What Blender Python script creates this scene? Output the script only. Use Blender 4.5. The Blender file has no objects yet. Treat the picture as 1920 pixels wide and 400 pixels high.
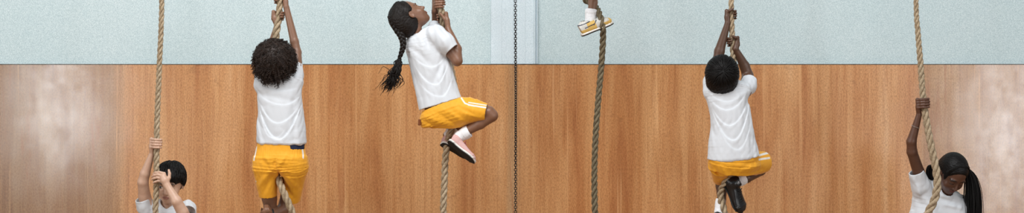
import bpy, math, random
import numpy as np
random.seed(7); rng = np.random.default_rng(7)
C = bpy.context.scene.collection
S = 1/320.0            # metres per photo pixel at the rope plane (Y = 0)
CAMD = 10.0            # camera to rope plane
ZC = 1.685             # camera height above the floor
WALLY = 1.0
RB, RC = 0.0027, 0.0031   # surface detail of bodies / clothes (metres)
f32 = np.float32

def P(x, y, d=0.0):
    """photo pixel (x, y) at d pixels in front of the rope plane -> world point"""
    k = S*(CAMD-d*S)/CAMD
    return np.array([(x-960)*k, -d*S, ZC+(200-y)*k])
def vec(*a): return np.array(a, float)
def unit(v): v = np.asarray(v, float); return v/np.linalg.norm(v)

# ---------------------------------------------------------------- materials
def new_mat(name):
    m = bpy.data.materials.new(name); m.use_nodes = True
    nt = m.node_tree; b = nt.nodes['Principled BSDF']
    return m, nt, b
def N(nt, t, **kw):
    n = nt.nodes.new(t)
    for k, v in kw.items():
        if k in n.inputs: n.inputs[k].default_value = v
        else: setattr(n, k, v)
    return n
def L(nt, a, b): nt.links.new(a, b)
def srgb(r, g, b):
    f = lambda c: (c/255/12.92 if c/255 <= .04045 else ((c/255+.055)/1.055)**2.4)
    return (f(r), f(g), f(b), 1)
def ramp(nt, stops):
    r = nt.nodes.new('ShaderNodeValToRGB'); e = r.color_ramp.elements
    while len(e) < len(stops): e.new(0.5)
    for i, (p, c) in enumerate(stops): e[i].position = p; e[i].color = c
    return r
def mixc(nt, fac, a, b, mode='MIX'):
    m = nt.nodes.new('ShaderNodeMix'); m.data_type = 'RGBA'; m.blend_type = mode
    for sock, v in ((0, fac), (6, a), (7, b)):
        if hasattr(v, 'is_linked') or hasattr(v, 'links'): nt.links.new(v, m.inputs[sock])
        else: m.inputs[sock].default_value = v
    return m.outputs[2]
def mapping(nt, scale, rot=(0,0,0), coord='Object'):
    tc = nt.nodes.new('ShaderNodeTexCoord'); mp = nt.nodes.new('ShaderNodeMapping')
    mp.inputs['Scale'].default_value = scale; mp.inputs['Rotation'].default_value = rot
    L(nt, tc.outputs[coord], mp.inputs['Vector']); return mp.outputs[0]
def noise(nt, vecout, scale, detail=4, rough=.5, dist=0):
    n = nt.nodes.new('ShaderNodeTexNoise'); L(nt, vecout, n.inputs['Vector'])
    n.inputs['Scale'].default_value = scale; n.inputs['Detail'].default_value = detail
    n.inputs['Roughness'].default_value = rough; n.inputs['Distortion'].default_value = dist
    return n.outputs['Fac']
def bump(nt, bsdf, h, strength=.3, dist=.002):
    b = nt.nodes.new('ShaderNodeBump'); b.inputs['Strength'].default_value = strength
    b.inputs['Distance'].default_value = dist; L(nt, h, b.inputs['Height']); L(nt, b.outputs[0], bsdf.inputs['Normal'])
def simple(name, col, rough=.6, spec=.5, nscale=None, namt=.12, bstr=.2, bdist=.001, metal=0, sheen=0, coat=0):
    m, nt, b = new_mat(name)
    b.inputs['Base Color'].default_value = col; b.inputs['Roughness'].default_value = rough
    b.inputs['Specular IOR Level'].default_value = spec; b.inputs['Metallic'].default_value = metal
    if sheen: b.inputs['Sheen Weight'].default_value = sheen; b.inputs['Sheen Roughness'].default_value = .5
    if coat: b.inputs['Coat Weight'].default_value = coat
    if nscale:
        v = mapping(nt, (1,1,1)); n = noise(nt, v, nscale, 4, .6)
        dark = tuple(c*(1-namt) for c in col[:3])+(1,); lite = tuple(min(1, c*(1+namt)) for c in col[:3])+(1,)
        r = ramp(nt, [(.3, dark), (.7, lite)]); L(nt, n, r.inputs[0]); L(nt, r.outputs[0], b.inputs['Base Color'])
        bump(nt, b, n, bstr, bdist)
    return m
def attr_mat(name, rough=.5, sss=0, spec=.5, nscale=60, namt=.08, bstr=.1, sheen=0, bdist=.001):
    """base colour comes from the mesh's own colour attribute, broken up a little by noise"""
    m, nt, b = new_mat(name)
    a = nt.nodes.new('ShaderNodeVertexColor'); a.layer_name = 'Col'
    v = mapping(nt, (1,1,1)); n = noise(nt, v, nscale, 4, .6)
    r = ramp(nt, [(.25, (1-namt*2,)*3+(1,)), (.75, (1,1,1,1))]); L(nt, n, r.inputs[0])
    L(nt, mixc(nt, 1.0, a.outputs[0], r.outputs[0], 'MULTIPLY'), b.inputs['Base Color'])
    b.inputs['Roughness'].default_value = rough; b.inputs['Specular IOR Level'].default_value = spec
    if sss:
        b.inputs['Subsurface Weight'].default_value = sss; b.inputs['Subsurface Radius'].default_value = (.008, .003, .0015)
        b.inputs['Subsurface Scale'].default_value = 1.0
    if sheen: b.inputs['Sheen Weight'].default_value = sheen
    bump(nt, b, n, bstr, bdist)
    return m

M = {}
M['skin'] = attr_mat('skin', rough=.42, sss=.08, nscale=90, namt=.05, bstr=.08)
M['jersey'] = attr_mat('white_jersey_cloth', rough=.85, spec=.2, nscale=400, namt=.03, bstr=.15, sheen=.1)
M['shorts'] = attr_mat('orange_sports_cloth', rough=.6, spec=.3, nscale=300, namt=.05, bstr=.12, sheen=.15)
M['sock'] = simple('white_sock_knit', (.78,.78,.79,1), .9, .2, 500, .05, .3)
M['hair_black'] = simple('black_hair', (.0055,.0045,.0042,1), .5, .2, 80, .3, .2)
M['hair_dark'] = simple('dark_brown_hair', (.009,.006,.0045,1), .5, .24, 90, .35, .2)
M['hair_curly'] = simple('curly_brown_hair', (.024,.013,.0085,1), .5, .35, 40, .5, .2)
M['leather_black'] = simple('black_leather', (.008,.008,.009,1), .3, .5, 120, .2, .15)
M['rubber_black'] = simple('black_rubber', (.018,.017,.016,1), .75, .3, 200, .3, .3)
M['rubber_white'] = simple('white_rubber', (.72,.70,.66,1), .6, .4, 90, .06, .1)
M['shoe_pink'] = simple('pale_pink_canvas', srgb(205,165,160), .75, .3, 200, .1, .2)
M['shoe_yellow'] = attr_mat('yellow_and_white_suede', rough=.7, nscale=200, bstr=.2)
M['shoe_brown'] = simple('brown_leather', srgb(120,84,62), .45, .4, 60, .2, .15)
M['lace_white'] = simple('white_lace', (.7,.66,.64,1), .85, .2)
M['lace_pink'] = simple('pink_lace', srgb(170,95,100), .85, .2)
M['lace_black'] = simple('black_lace', (.01,.01,.01,1), .7, .3)
M['navy'] = simple('navy_checked_cotton', srgb(38,44,66), .8, .2, 300, .5, .2)
M['tab_brown'] = simple('brown_tab', srgb(112,62,30), .7, .3)
M['elastic'] = simple('dark_elastic', (.008,.007,.007,1), .7, .3)
M['bracelet'] = simple('thin_silver_cord', srgb(150,140,130), .4, .5)
M['scalp'] = simple('scalp', (.16,.11,.09,1), .5, .4)
M['iron'] = simple('dark_iron', (.035,.032,.03,1), .42, .5, 150, .4, .3, metal=.7)

def rope_mat(name, c1, c2, c3):
    m, nt, b = new_mat(name)
    v = mapping(nt, (1,1,1), coord='UV')
    w = nt.nodes.new('ShaderNodeTexWave'); w.wave_type = 'BANDS'; w.bands_direction = 'DIAGONAL'
    w.inputs['Scale'].default_value = 1.3; w.inputs['Distortion'].default_value = 1.5; w.inputs['Detail'].default_value = 3
    L(nt, v, w.inputs['Vector'])
    v2 = mapping(nt, (1,1,1)); n = noise(nt, v2, 60, 5, .65); n2 = noise(nt, v2, 700, 3, .6)
    mx = nt.nodes.new('ShaderNodeMath'); mx.operation = 'MULTIPLY_ADD'; mx.inputs[1].default_value = .35
    L(nt, w.outputs['Fac'], mx.inputs[0]); L(nt, n, mx.inputs[2])
    r = ramp(nt, [(.35, c1), (.62, c2), (.95, c3)]); L(nt, mx.outputs[0], r.inputs[0])
    r2 = ramp(nt, [(.3, (.6,.6,.6,1)), (.65, (1,1,1,1))]); L(nt, n2, r2.inputs[0])
    L(nt, mixc(nt, .8, r.outputs[0], r2.outputs[0], 'MULTIPLY'), b.inputs['Base Color'])
    b.inputs['Roughness'].default_value = .85; b.inputs['Specular IOR Level'].default_value = .2
    bump(nt, b, mx.outputs[0], .6, .002)
    return m
M['rope'] = rope_mat('hemp_rope', srgb(104,84,62), srgb(172,150,120), srgb(214,196,168))
M['rope_grey'] = rope_mat('weathered_hemp_rope', srgb(64,56,42), srgb(112,100,78), srgb(146,134,108))

# ---------------------------------------------------------------- mesh helpers
def link(name, me, mat, parent=None):
    o = bpy.data.objects.new(name, me); C.objects.link(o)
    if parent is not None: o.parent = parent; o.matrix_parent_inverse = parent.matrix_world.inverted()
    if mat is not None:
        for m in (mat if isinstance(mat, (list, tuple)) else [mat]): me.materials.append(m)
    return o
def mesh_np(name, V, F, smooth=True, col=None, mat_index=None, uv=None):
    """V (n,3), F (m,4) quads (or list of polygons)"""
    me = bpy.data.meshes.new(name)
    V = np.asarray(V, f32)
    if isinstance(F, np.ndarray):
        m, k = F.shape
        me.vertices.add(len(V)); me.vertices.foreach_set('co', V.ravel())
        me.loops.add(m*k); me.loops.foreach_set('vertex_index', F.astype(np.int32).ravel())
        me.polygons.add(m); me.polygons.foreach_set('loop_start', np.arange(0, m*k, k, dtype=np.int32))
        me.polygons.foreach_set('loop_total', np.full(m, k, np.int32))
        if uv is not None:
            ul = me.uv_layers.new(name='UVMap'); ul.data.foreach_set('uv', np.asarray(uv, f32)[F.ravel()].ravel())
        me.update(calc_edges=True); me.validate()
    else:
        me.from_pydata([tuple(map(float, v)) for v in V], [], [tuple(f) for f in F]); me.update()
    me.polygons.foreach_set('use_smooth', np.full(len(me.polygons), smooth))
    if col is not None:
        ca = me.color_attributes.new('Col', 'FLOAT_COLOR', 'POINT')
        c4 = np.ones((len(V), 4), f32); c4[:, :3] = col
        ca.data.foreach_set('color', c4.ravel())
    return me
def catmull(pts, n):
    pts = np.asarray(pts, float); out = []
    Q = np.vstack([2*pts[0]-pts[1], pts, 2*pts[-1]-pts[-2]])
    for i in range(1, len(Q)-2):
        for j in range(n):
            t = j/n
            out.append(.5*((2*Q[i])+(-Q[i-1]+Q[i+1])*t+(2*Q[i-1]-5*Q[i]+4*Q[i+1]-Q[i+2])*t*t+(-Q[i-1]+3*Q[i]-3*Q[i+1]+Q[i+2])*t**3))
    out.append(pts[-1]); return np.array(out)
def resample(pts, step):
    pts = np.asarray(pts, float); seg = np.linalg.norm(np.diff(pts[:, :3], axis=0), axis=1)
    s = np.concatenate([[0], np.cumsum(seg)]); n = max(2, int(s[-1]/step)+1); t = np.linspace(0, s[-1], n)
    return np.stack([np.interp(t, s, pts[:, i]) for i in range(pts.shape[1])], 1)
def frames(p):
    T = np.gradient(p, axis=0); T /= np.linalg.norm(T, axis=1)[:, None]+1e-12
    U = np.zeros_like(p); a = vec(0, 1, 0) if abs(T[0][1]) < .9 else vec(1, 0, 0)
    U[0] = unit(a-T[0]*a.dot(T[0]))
    for i in range(1, len(p)):
        u = U[i-1]-T[i]*U[i-1].dot(T[i]); U[i] = u/(np.linalg.norm(u)+1e-12)
    return T, U, np.cross(T, U)
class Tubes:
    """many tubes collected into one mesh"""
    def __init__(s): s.V = []; s.F = []; s.UV = []; s.n = 0
    def add(s, p, r, sides=6, cap=True, flat=1.0):
        p = np.asarray(p, float); n = len(p); r = np.broadcast_to(np.asarray(r, float), (n,))
        T, U, W = frames(p); a = np.linspace(0, 2*np.pi, sides, endpoint=False)
        V = p[:, None]+r[:, None, None]*(np.cos(a)[None, :, None]*U[:, None]+flat*np.sin(a)[None, :, None]*W[:, None])
        base = s.n; idx = base+np.arange(n*sides).reshape(n, sides)
        nx = np.roll(idx, -1, 1)
        s.F.append(np.stack([idx[:-1], nx[:-1], nx[1:], idx[1:]], -1).reshape(-1, 4))
        ln = np.concatenate([[0], np.cumsum(np.linalg.norm(np.diff(p, axis=0), axis=1))])
        s.UV.append(np.stack([np.broadcast_to(ln[:, None]*100, (n, sides)), np.broadcast_to(np.abs(a-np.pi)[None, :]*1.5, (n, sides))], -1).reshape(-1, 2))
        s.V.append(V.reshape(-1, 3)); s.n += n*sides
        if cap:
            for ring, c in ((idx[0], p[0]), (idx[-1][::-1], p[-1])):
                s.V.append(c[None]); s.UV.append(np.zeros((1, 2))); ci = s.n; s.n += 1
                s.F.append(np.stack([np.full(sides, ci), np.roll(ring, -1), ring, ring], -1)[:, [0, 1, 2, 3]])
    def build(s, name, mat, parent=None):
        V = np.concatenate(s.V); F = np.concatenate(s.F)
        q = F[F[:, 2] != F[:, 3]]; t = F[F[:, 2] == F[:, 3]][:, :3]
        if len(t):   # fan caps: pair triangles as degenerate-free polygons
            me = bpy.data.meshes.new(name)
            me.vertices.add(len(V)); me.vertices.foreach_set('co', V.astype(f32).ravel())
            li = np.concatenate([q.ravel(), t.ravel()]).astype(np.int32)
            me.loops.add(len(li)); me.loops.foreach_set('vertex_index', li)
            me.polygons.add(len(q)+len(t))
            st = np.concatenate([np.arange(len(q))*4, len(q)*4+np.arange(len(t))*3]).astype(np.int32)
            me.polygons.foreach_set('loop_start', st)
            me.polygons.foreach_set('loop_total', np.concatenate([np.full(len(q), 4), np.full(len(t), 3)]).astype(np.int32))
            ul = me.uv_layers.new(name='UVMap'); ul.data.foreach_set('uv', np.concatenate(s.UV).astype(f32)[li].ravel())
            me.update(calc_edges=True); me.validate()
            me.polygons.foreach_set('use_smooth', np.full(len(me.polygons), True))
        else: me = mesh_np(name, V, q, uv=np.concatenate(s.UV))
        return link(name, me, mat, parent)

# ---------------------------------------------------------------- implicit surfaces -> one continuous mesh
def smin(a, b, k):
    if k <= 0: return np.minimum(a, b)
    h = np.maximum(k-np.abs(a-b), 0)/k
    return np.minimum(a, b)-h*h*k*.25
class Blob:
    def __init__(s, res, late=False): s.ops = []; s.res = res; s.post = []; s.late = late
    def _add(s, fn, lo, hi, k, mode): s.ops.append((fn, None if lo is None else np.asarray(lo, float), None if hi is None else np.asarray(hi, float), k, mode))
    def cone(s, a, b, ra, rb, k=.01, mode='u'):
        a = np.asarray(a, float); b = np.asarray(b, float); r = max(ra, rb)
        ab = b-a; L2 = ab.dot(ab)+1e-12
        def fn(X, Y, Z):
            x, y, z = X-a[0], Y-a[1], Z-a[2]
            t = np.clip((x*ab[0]+y*ab[1]+z*ab[2])/L2, 0, 1)
            return np.sqrt((x-t*ab[0])**2+(y-t*ab[1])**2+(z-t*ab[2])**2)-(ra+(rb-ra)*t)
        s._add(fn, np.minimum(a, b)-r, np.maximum(a, b)+r, k, mode)
    def chain(s, pts, rs, k=.01, mode='u'):
        for i in range(len(pts)-1): s.cone(pts[i], pts[i+1], rs[i], rs[i+1], k, mode)
    def ell(s, c, r, R=None, k=.01, mode='u'):
        c = np.asarray(c, float); r = np.asarray(r, float)*np.ones(3); R = np.eye(3) if R is None else np.asarray(R)
        def fn(X, Y, Z):
            x, y, z = X-c[0], Y-c[1], Z-c[2]
            l = [R[i][0]*x+R[i][1]*y+R[i][2]*z for i in range(3)]
            k0 = np.sqrt(sum((l[i]/r[i])**2 for i in range(3)))+1e-9
            k1 = np.sqrt(sum((l[i]/r[i]**2)**2 for i in range(3)))+1e-9
            return k0*(k0-1)/k1
        s._add(fn, c-r.max(), c+r.max(), k, mode)
    def loft(s, secs, k=.01, mode='u', e=2.3, grow=0., ext=0., kend=.02, n=3):
        """secs: (L, R, half depth): elliptical sections whose silhouette runs through L and R"""
        A = np.array([np.concatenate([(np.asarray(l)+np.asarray(r))/2, np.asarray(r)-np.asarray(l), [b]]) for l, r, b in secs])
        A = catmull(A, n)
        c = A[:, :3].copy(); a = np.linalg.norm(A[:, 3:6], axis=1)/2; ax = A[:, 3:6]/(2*a[:, None]); b = A[:, 6]
        a = a+grow; b = b+grow
        if ext:
            c[0] += unit(c[0]-c[1])*ext; c[-1] += unit(c[-1]-c[-2])*ext
        m = len(c); mg = max(k, .012)+.006
        def fn(X, Y, Z):
            out = np.full(np.broadcast_shapes(X.shape, Y.shape, Z.shape), .05, f32)
            G = (X.ravel(), Y.ravel(), Z.ravel())
            for i in range(m-1):
                r_ = max(a[i], a[i+1], b[i], b[i+1])+mg
                lo_ = np.minimum(c[i], c[i+1])-r_; hi_ = np.maximum(c[i], c[i+1])+r_
                q0 = [int(np.searchsorted(G[j], lo_[j])) for j in range(3)]; q1 = [int(np.searchsorted(G[j], hi_[j])) for j in range(3)]
                if any(q1[j] <= q0[j] for j in range(3)): continue
                T = c[i+1]-c[i]; Ln = np.linalg.norm(T); Tn = T/Ln
                x, y, z = X[q0[0]:q1[0]]-f32(c[i][0]), Y[:, q0[1]:q1[1]]-f32(c[i][1]), Z[:, :, q0[2]:q1[2]]-f32(c[i][2])
                s_ = x*f32(Tn[0])+y*f32(Tn[1])+z*f32(Tn[2]); t = np.clip(s_/f32(Ln), 0, 1)
                ex = np.abs(s_-t*f32(Ln))
                axm = unit(ax[i]+ax[i+1]); axm = unit(axm-Tn*axm.dot(Tn)); bn = np.cross(Tn, axm); axm = axm.astype(f32); bn = bn.astype(f32)
                u = np.abs(x*axm[0]+y*axm[1]+z*axm[2]); w = np.abs(x*bn[0]+y*bn[1]+z*bn[2])
                tu = np.clip(s_/f32(Ln), -.02/Ln if i > 0 else 0, 1+.02/Ln if i < m-2 else 1).astype(f32); aa = np.maximum(f32(a[i])+f32(a[i+1]-a[i])*tu, f32(.002)); bb = np.maximum(f32(b[i])+f32(b[i+1]-b[i])*tu, f32(.002))
                rad = (((u/aa)**f32(e)+(w/bb)**f32(e))**f32(1/e)-1)*np.minimum(aa, bb)
                lo_end = (i == 0); hi_end = (i == m-2)
                inner = ((s_ < 0) if not lo_end else np.zeros(s_.shape, bool)) | ((s_ > Ln) if not hi_end else np.zeros(s_.shape, bool))
                d = np.where(inner, np.maximum(rad, ex-f32(.014)), rad)
                if lo_end or hi_end:
                    side = np.full(s_.shape, -1.0, f32)
                    if lo_end: side = np.maximum(side, -s_)
                    if hi_end: side = np.maximum(side, s_-f32(Ln))
                    d = -smin(-d, -side, kend) if kend > 0 else np.maximum(d, side)
                sl = (slice(q0[0], q1[0]), slice(q0[1], q1[1]), slice(q0[2], q1[2]))
                out[sl] = np.minimum(out[sl], d)
            return out
        r = max(a.max(), b.max())
        s._add(fn, c.min(0)-r, c.max(0)+r, k, mode)
    def cut(s, p, n, lo=None, hi=None, k=.002):
        """remove everything on the +n side of the plane through p (within an optional sphere lo=centre, hi=radius)"""
        p = np.asarray(p, float); n = unit(n)
        def fn(X, Y, Z):
            d = -((X-p[0])*n[0]+(Y-p[1])*n[1]+(Z-p[2])*n[2])
            if lo is not None:
                ds = np.sqrt((X-lo[0])**2+(Y-lo[1])**2+(Z-lo[2])**2)-hi
                d = np.maximum(d, ds)
            return d
        s._add(fn, None if lo is None else lo-hi, None if lo is None else lo+hi, k, 'cut')
    def folds(s, lst):
        """(a, b, width, amp) in the XZ plane: + raises a ridge, - presses a groove"""
        def fn(X, Y, Z):
            D = 0
            for a, b, w, amp in lst:
                ax_, az = a[0], a[2]; bx, bz = b[0]-a[0], b[2]-a[2]; L2 = bx*bx+bz*bz+1e-12
                x = X-ax_; z = Z-az; t = np.clip((x*bx+z*bz)/L2, 0, 1)
                d2 = (x-t*bx)**2+(z-t*bz)**2
                D = D-amp*np.exp(-d2/(w*w))*(1-.5*(2*t-1)**2)
            return D
        s.post.append(fn)
    def swags(s, lst):
        """cloth hanging in arcs: (left x, left y, right x, right y, sag, mid shift, depth) in photo pixels; sunk above the arc, full below"""
        def fn(X, Y, Z):
            D = 0
            for x0, y0, x1, y1, sag, sk, A in lst:
                p0, p1 = P(x0, y0, 40), P(x1, y1, 40)
                u = (X-p0[0])/(p1[0]-p0[0]); uc = np.clip(u, 0, 1); m = .5+sk
                w = np.where(uc < m, uc/m, (1-uc)/(1-m)); arc = 1-(1-w)**2
                za = p0[2]+(p1[2]-p0[2])*uc-sag*S*arc
                h = (Z-za)/S
                g_ = np.where(h > 0, np.exp(-np.maximum(h, 0)/9)*(1-np.exp(-np.maximum(h, 0)/1.6)), 0)-.16*np.exp(-((h+3.5)/3.6)**2)
                side = np.clip(w*2.6, 0, 1)*((u > 0) & (u < 1))
                D = D+A*S*g_*side
            return D+Y*0
        s.post.append(fn)
    def creases(s, amp, scale, stretch, seed=0, n=5):
        """cloth: rounded folds meeting in sharper valleys"""
        g = np.random.default_rng(seed+100); st = unit(stretch); ws = []
        for i in range(n):
            w = g.normal(size=3); w = w-st*w.dot(st)*.75; w = unit(w)*g.uniform(.5, 1.3)*np.pi/scale; ws.append((w, g.uniform(0, 6.28), unit(g.normal(size=3))*np.pi/(scale*2.6), g.uniform(0, 6.28)))
        def fn(X, Y, Z):
            D = 0
            for w, ph, m, p2 in ws:
                msk = np.clip(np.sin(X*m[0]+Y*m[1]+Z*m[2]+p2)*1.3+.2, 0, 1)
                D = D+msk*(.64-np.abs(np.sin(X*w[0]+Y*w[1]+Z*w[2]+ph+.9*np.sin((X*w[2]-Z*w[0]+Y*w[1])*.5+ph*2))))
            return D*(amp*1.6/n**.5)
        s.post.append(fn)
    def wrinkle(s, amp, scale, stretch, seed=0, n=7):
        """a field of soft directional wrinkles; stretch = direction along which the wrinkles run"""
        g = np.random.default_rng(seed); st = unit(stretch)
        ws = []
        for i in range(n):
            w = g.normal(size=3); w = w-st*w.dot(st)*.82; w = unit(w)*g.uniform(.6, 1.5)*2*np.pi/scale
            ws.append((w, g.uniform(0, 6.28)))
        def fn(X, Y, Z):
            D = 0
            for w, ph in ws: D = D+np.sin(X*w[0]+Y*w[1]+Z*w[2]+ph+1.1*np.sin((X*w[1]-Z*w[0]+Y*w[2])*.45+ph*2))
            return D*(amp/n**.5)
        s.post.append(fn)
    def build(s, name, mat, parent=None, col=None, smooth_it=1):
        res = s.res; U = [o for o in s.ops if o[4] == 'u']; pad = 4*res+.012
        lo = np.min([o[1] for o in U], 0)-pad; hi = np.max([o[2] for o in U], 0)+pad
        n = np.ceil((hi-lo)/res).astype(int)+1
        ax = [(lo[i]+res*np.arange(n[i])).astype(f32) for i in range(3)]
        D = np.full(n, .05, f32)
        def posts(D):
            X = ax[0][:, None, None]; Y = ax[1][None, :, None]; Z = ax[2][None, None, :]
            for fn in s.post: D = D+fn(X, Y, Z).astype(f32)
            return D
        ops = s.ops
        if s.late: ops = [o for o in ops if o[4] == 'u']+[None]+[o for o in ops if o[4] != 'u']
        for op in ops:
            if op is None: D = posts(D); continue
            fn, a, b, k, mode = op
            if a is None: sl = [slice(0, n[i]) for i in range(3)]
            else:
                m = k+3*res+.002
                sl = [slice(max(0, int((a[i]-m-lo[i])/res)), max(0, min(n[i], int((b[i]+m-lo[i])/res)+2))) for i in range(3)]
                if any(q.stop <= q.start for q in sl): continue
            X = ax[0][sl[0]][:, None, None]; Y = ax[1][sl[1]][None, :, None]; Z = ax[2][sl[2]][None, None, :]
            v = fn(X, Y, Z).astype(f32); cur = D[tuple(sl)]
            if mode == 'u': D[tuple(sl)] = smin(cur, v, k)
            else: D[tuple(sl)] = -smin(-cur, v, k)
        if not s.late: D = posts(D)
        D[0] = D[-1] = .05; D[:, 0] = D[:, -1] = .05; D[:, :, 0] = D[:, :, -1] = .05
        V, F = surfnet(D, lo, res)
        V, F = largest(V, F)
        V = relax(V, F, 5 if s.late else 1)
        me = mesh_np(name, V, F, col=(col(V) if col else None))
        return link(name, me, mat, parent)
def surfnet(D, lo, res):
    sg = (D < 0); c = np.zeros(tuple(np.array(D.shape)-1), np.int8)
    for i in (0, 1):
        for j in (0, 1):
            for k in (0, 1): c += sg[i:sg.shape[0]-1+i, j:sg.shape[1]-1+j, k:sg.shape[2]-1+k]
    idx = np.argwhere((c > 0) & (c < 8)); sh = c.shape
    flat = (idx[:, 0]*sh[1]+idx[:, 1])*sh[2]+idx[:, 2]
    cor = {}
    for i in (0, 1):
        for j in (0, 1):
            for k in (0, 1): cor[i, j, k] = D[idx[:, 0]+i, idx[:, 1]+j, idx[:, 2]+k]
    acc = np.zeros((len(idx), 3)); cnt = np.zeros(len(idx))
    ks = list(cor)
    for p in ks:
        for a in range(3):
            if p[a] == 0:
                q = list(p); q[a] = 1; q = tuple(q); A, B = cor[p], cor[q]; m = (A < 0) != (B < 0)
                t = np.where(m, A/np.where(m, A-B, 1), 0)
                pt = np.array(p, float)[None]+np.eye(3)[a][None]*t[:, None]
                acc += pt*m[:, None]; cnt += m
    V = (idx+acc/cnt[:, None])*res+lo
    Fs = []
    for a in range(3):
        b, g = (a+1) % 3, (a+2) % 3
        s0 = [slice(None)]*3; s1 = [slice(None)]*3; s0[a] = slice(0, -1); s1[a] = slice(1, None)
        A = sg[tuple(s0)]; B = sg[tuple(s1)]
        e = np.argwhere(A != B); e = e[(e[:, b] > 0) & (e[:, g] > 0) & (e[:, b] < D.shape[b]-1) & (e[:, g] < D.shape[g]-1)]
        inside = A[e[:, 0], e[:, 1], e[:, 2]]
        def fl(db, dg):
            q = e.copy(); q[:, b] += db; q[:, g] += dg; return np.searchsorted(flat, (q[:, 0]*sh[1]+q[:, 1])*sh[2]+q[:, 2])
        f = np.stack([fl(-1, -1), fl(0, -1), fl(0, 0), fl(-1, 0)], 1)
        f[~inside] = f[~inside][:, ::-1]
        Fs.append(f)
    return V, np.concatenate(Fs)
def relax(V, F, it):
    E = np.concatenate([F[:, [0, 1]], F[:, [1, 2]], F[:, [2, 3]], F[:, [3, 0]]]); n = len(V)
    cnt = np.bincount(E[:, 0], minlength=n)+np.bincount(E[:, 1], minlength=n)
    for i in range(it):
        for lam in (.5, -.42):
            A = np.stack([np.bincount(E[:, 0], V[E[:, 1], j], n)+np.bincount(E[:, 1], V[E[:, 0], j], n) for j in range(3)], 1)/np.maximum(cnt, 1)[:, None]
            V = V+lam*(A-V)
    return V
def largest(V, F):
    """keep the largest connected surface"""
    lab = np.arange(len(V)); E = np.concatenate([F[:, [0, 1]], F[:, [1, 2]], F[:, [2, 3]]])
    for _ in range(60):
        la, lb = lab[E[:, 0]], lab[E[:, 1]]; q = la != lb
        if not q.any(): break
        E = E[q]; la = la[q]; lb = lb[q]; np.minimum.at(lab, np.maximum(la, lb), np.minimum(la, lb))
        while True:
            l2 = lab[lab]
            if (l2 == lab).all(): break
            lab = l2
    u, cn = np.unique(lab, return_counts=True); keep = lab == u[cn.argmax()]
    if cn.max() < .3*len(V): keep[:] = True
    F = F[keep[F[:, 0]]]; mp = np.cumsum(keep)-1
    return V[keep], mp[F]

# ---------------------------------------------------------------- anatomy
def px(*v): return [a*S for a in v]
class Head:
    def __init__(s, origin, fwd, up, Hpx):
        s.o = np.asarray(origin, float); s.f = unit(fwd); up = np.asarray(up, float); s.u = unit(up-s.f*up.dot(s.f)); s.r = np.cross(s.f, s.u)
        s.H = Hpx*S; s.R = np.array([s.r, s.u, s.f])
    def p(s, x, y, z): return s.o+s.H*(x*s.r+y*s.u+z*s.f)
    def loc(s, V): return ((V-s.o)@s.R.T)/s.H
    def add(s, B):
        H = s.H; p = s.p; E = lambda c, r, k=.03, m='u': B.ell(p(*c), np.array(r)*H, s.R, k*H, m)
        E((0, .13, -.07), (.335, .365, .41), .03)
        E((0, -.10, .10), (.27, .30, .27), .12)
        E((0, -.26, .14), (.20, .19, .19), .10)
        E((0, -.385, .245), (.085, .07, .07), .09)
        for q in (-1, 1):
            E((q*.16, -.15, .23), (.11, .10, .09), .08)
            E((q*.135, .085, .31), (.10, .03, .04), .06)
            E((q*.145, .01, .375), (.085, .055, .055), .05, 's')
            E((q*.14, .0, .285), (.068, .062, .062), .012)
            B.ell(p(q*.335, -.03, -.045), np.array([.035, .105, .066])*H, s.R, .02*H)
            B.ell(p(q*.365, -.02, -.03), np.array([.022, .066, .036])*H, s.R, .015*H, 's')
            E((q*.043, -.155, .375), (.032, .026, .034), .03)
        B.cone(p(0, .04, .325), p(0, -.13, .425), .026*H, .042*H, .035*H)
        E((0, -.243, .352), (.090, .020, .040), .022); E((0, -.285, .345), (.075, .025, .042), .022)
        E((0, -.262, .395), (.085, .006, .03), .008, 's')
    def color(s, V, base, lip=None, closed=False, brow=(.02, .013, .01)):
        l = s.loc(V); c = np.tile(np.array(base, float), (len(V), 1)); x, y, z = np.abs(l[:, 0]), l[:, 1], l[:, 2]
        def blend(m, k): c[:] = c*(1-m[:, None])+np.array(k)*m[:, None]
        near = (z > .2) & (z < .47) & (y > -.6) & (y < .5) & (x < .4)
        lipc = lip if lip is not None else np.array(base)*[.85, .55, .5]
        m = np.clip(1.4-((x/.088)**2+((y+.265)/.046)**2), 0, 1)*near; blend(np.clip(m*1.6, 0, 1)*.75, lipc)
        m = np.clip(1.5-(((x-.145)/.095)**2+((y-.10+.25*(x-.145)**2*8)/.020)**2), 0, 1)*near; blend(np.clip(m*1.4, 0, 1)*.85, brow)
        if closed: m = np.clip(1.4-(((x-.14)/.07)**2+((y+.032)/.014)**2), 0, 1)*near*(z > .28); blend(m, (.015, .01, .008))
        else:
            m = np.clip(1.4-(((x-.14)/.062)**2+((y-.0)/.026)**2), 0, 1)*near*(z > .3); blend(m, (.55, .5, .47))
            m = np.clip(1.5-(((x-.14)/.024)**2+((y-.0)/.026)**2), 0, 1)*near*(z > .3); blend(m, (.01, .007, .005))
            m = np.clip(1.4-(((x-.14)/.07)**2+((y-.032)/.010)**2), 0, 1)*near*(z > .28); blend(m, (.015, .01, .008))
        return c
def skin_color(base, head=None, tips=(), **kw):
    def fn(V):
        c = head.color(V, base, **kw) if head is not None else np.tile(np.array(base, float), (len(V), 1))
        for p, r, col in tips:
            d = np.linalg.norm(V-p, axis=1); m = np.clip(1.3-d/r, 0, 1)[:, None]; c = c*(1-m)+np.array(col)*m
        return c
    return fn
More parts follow.
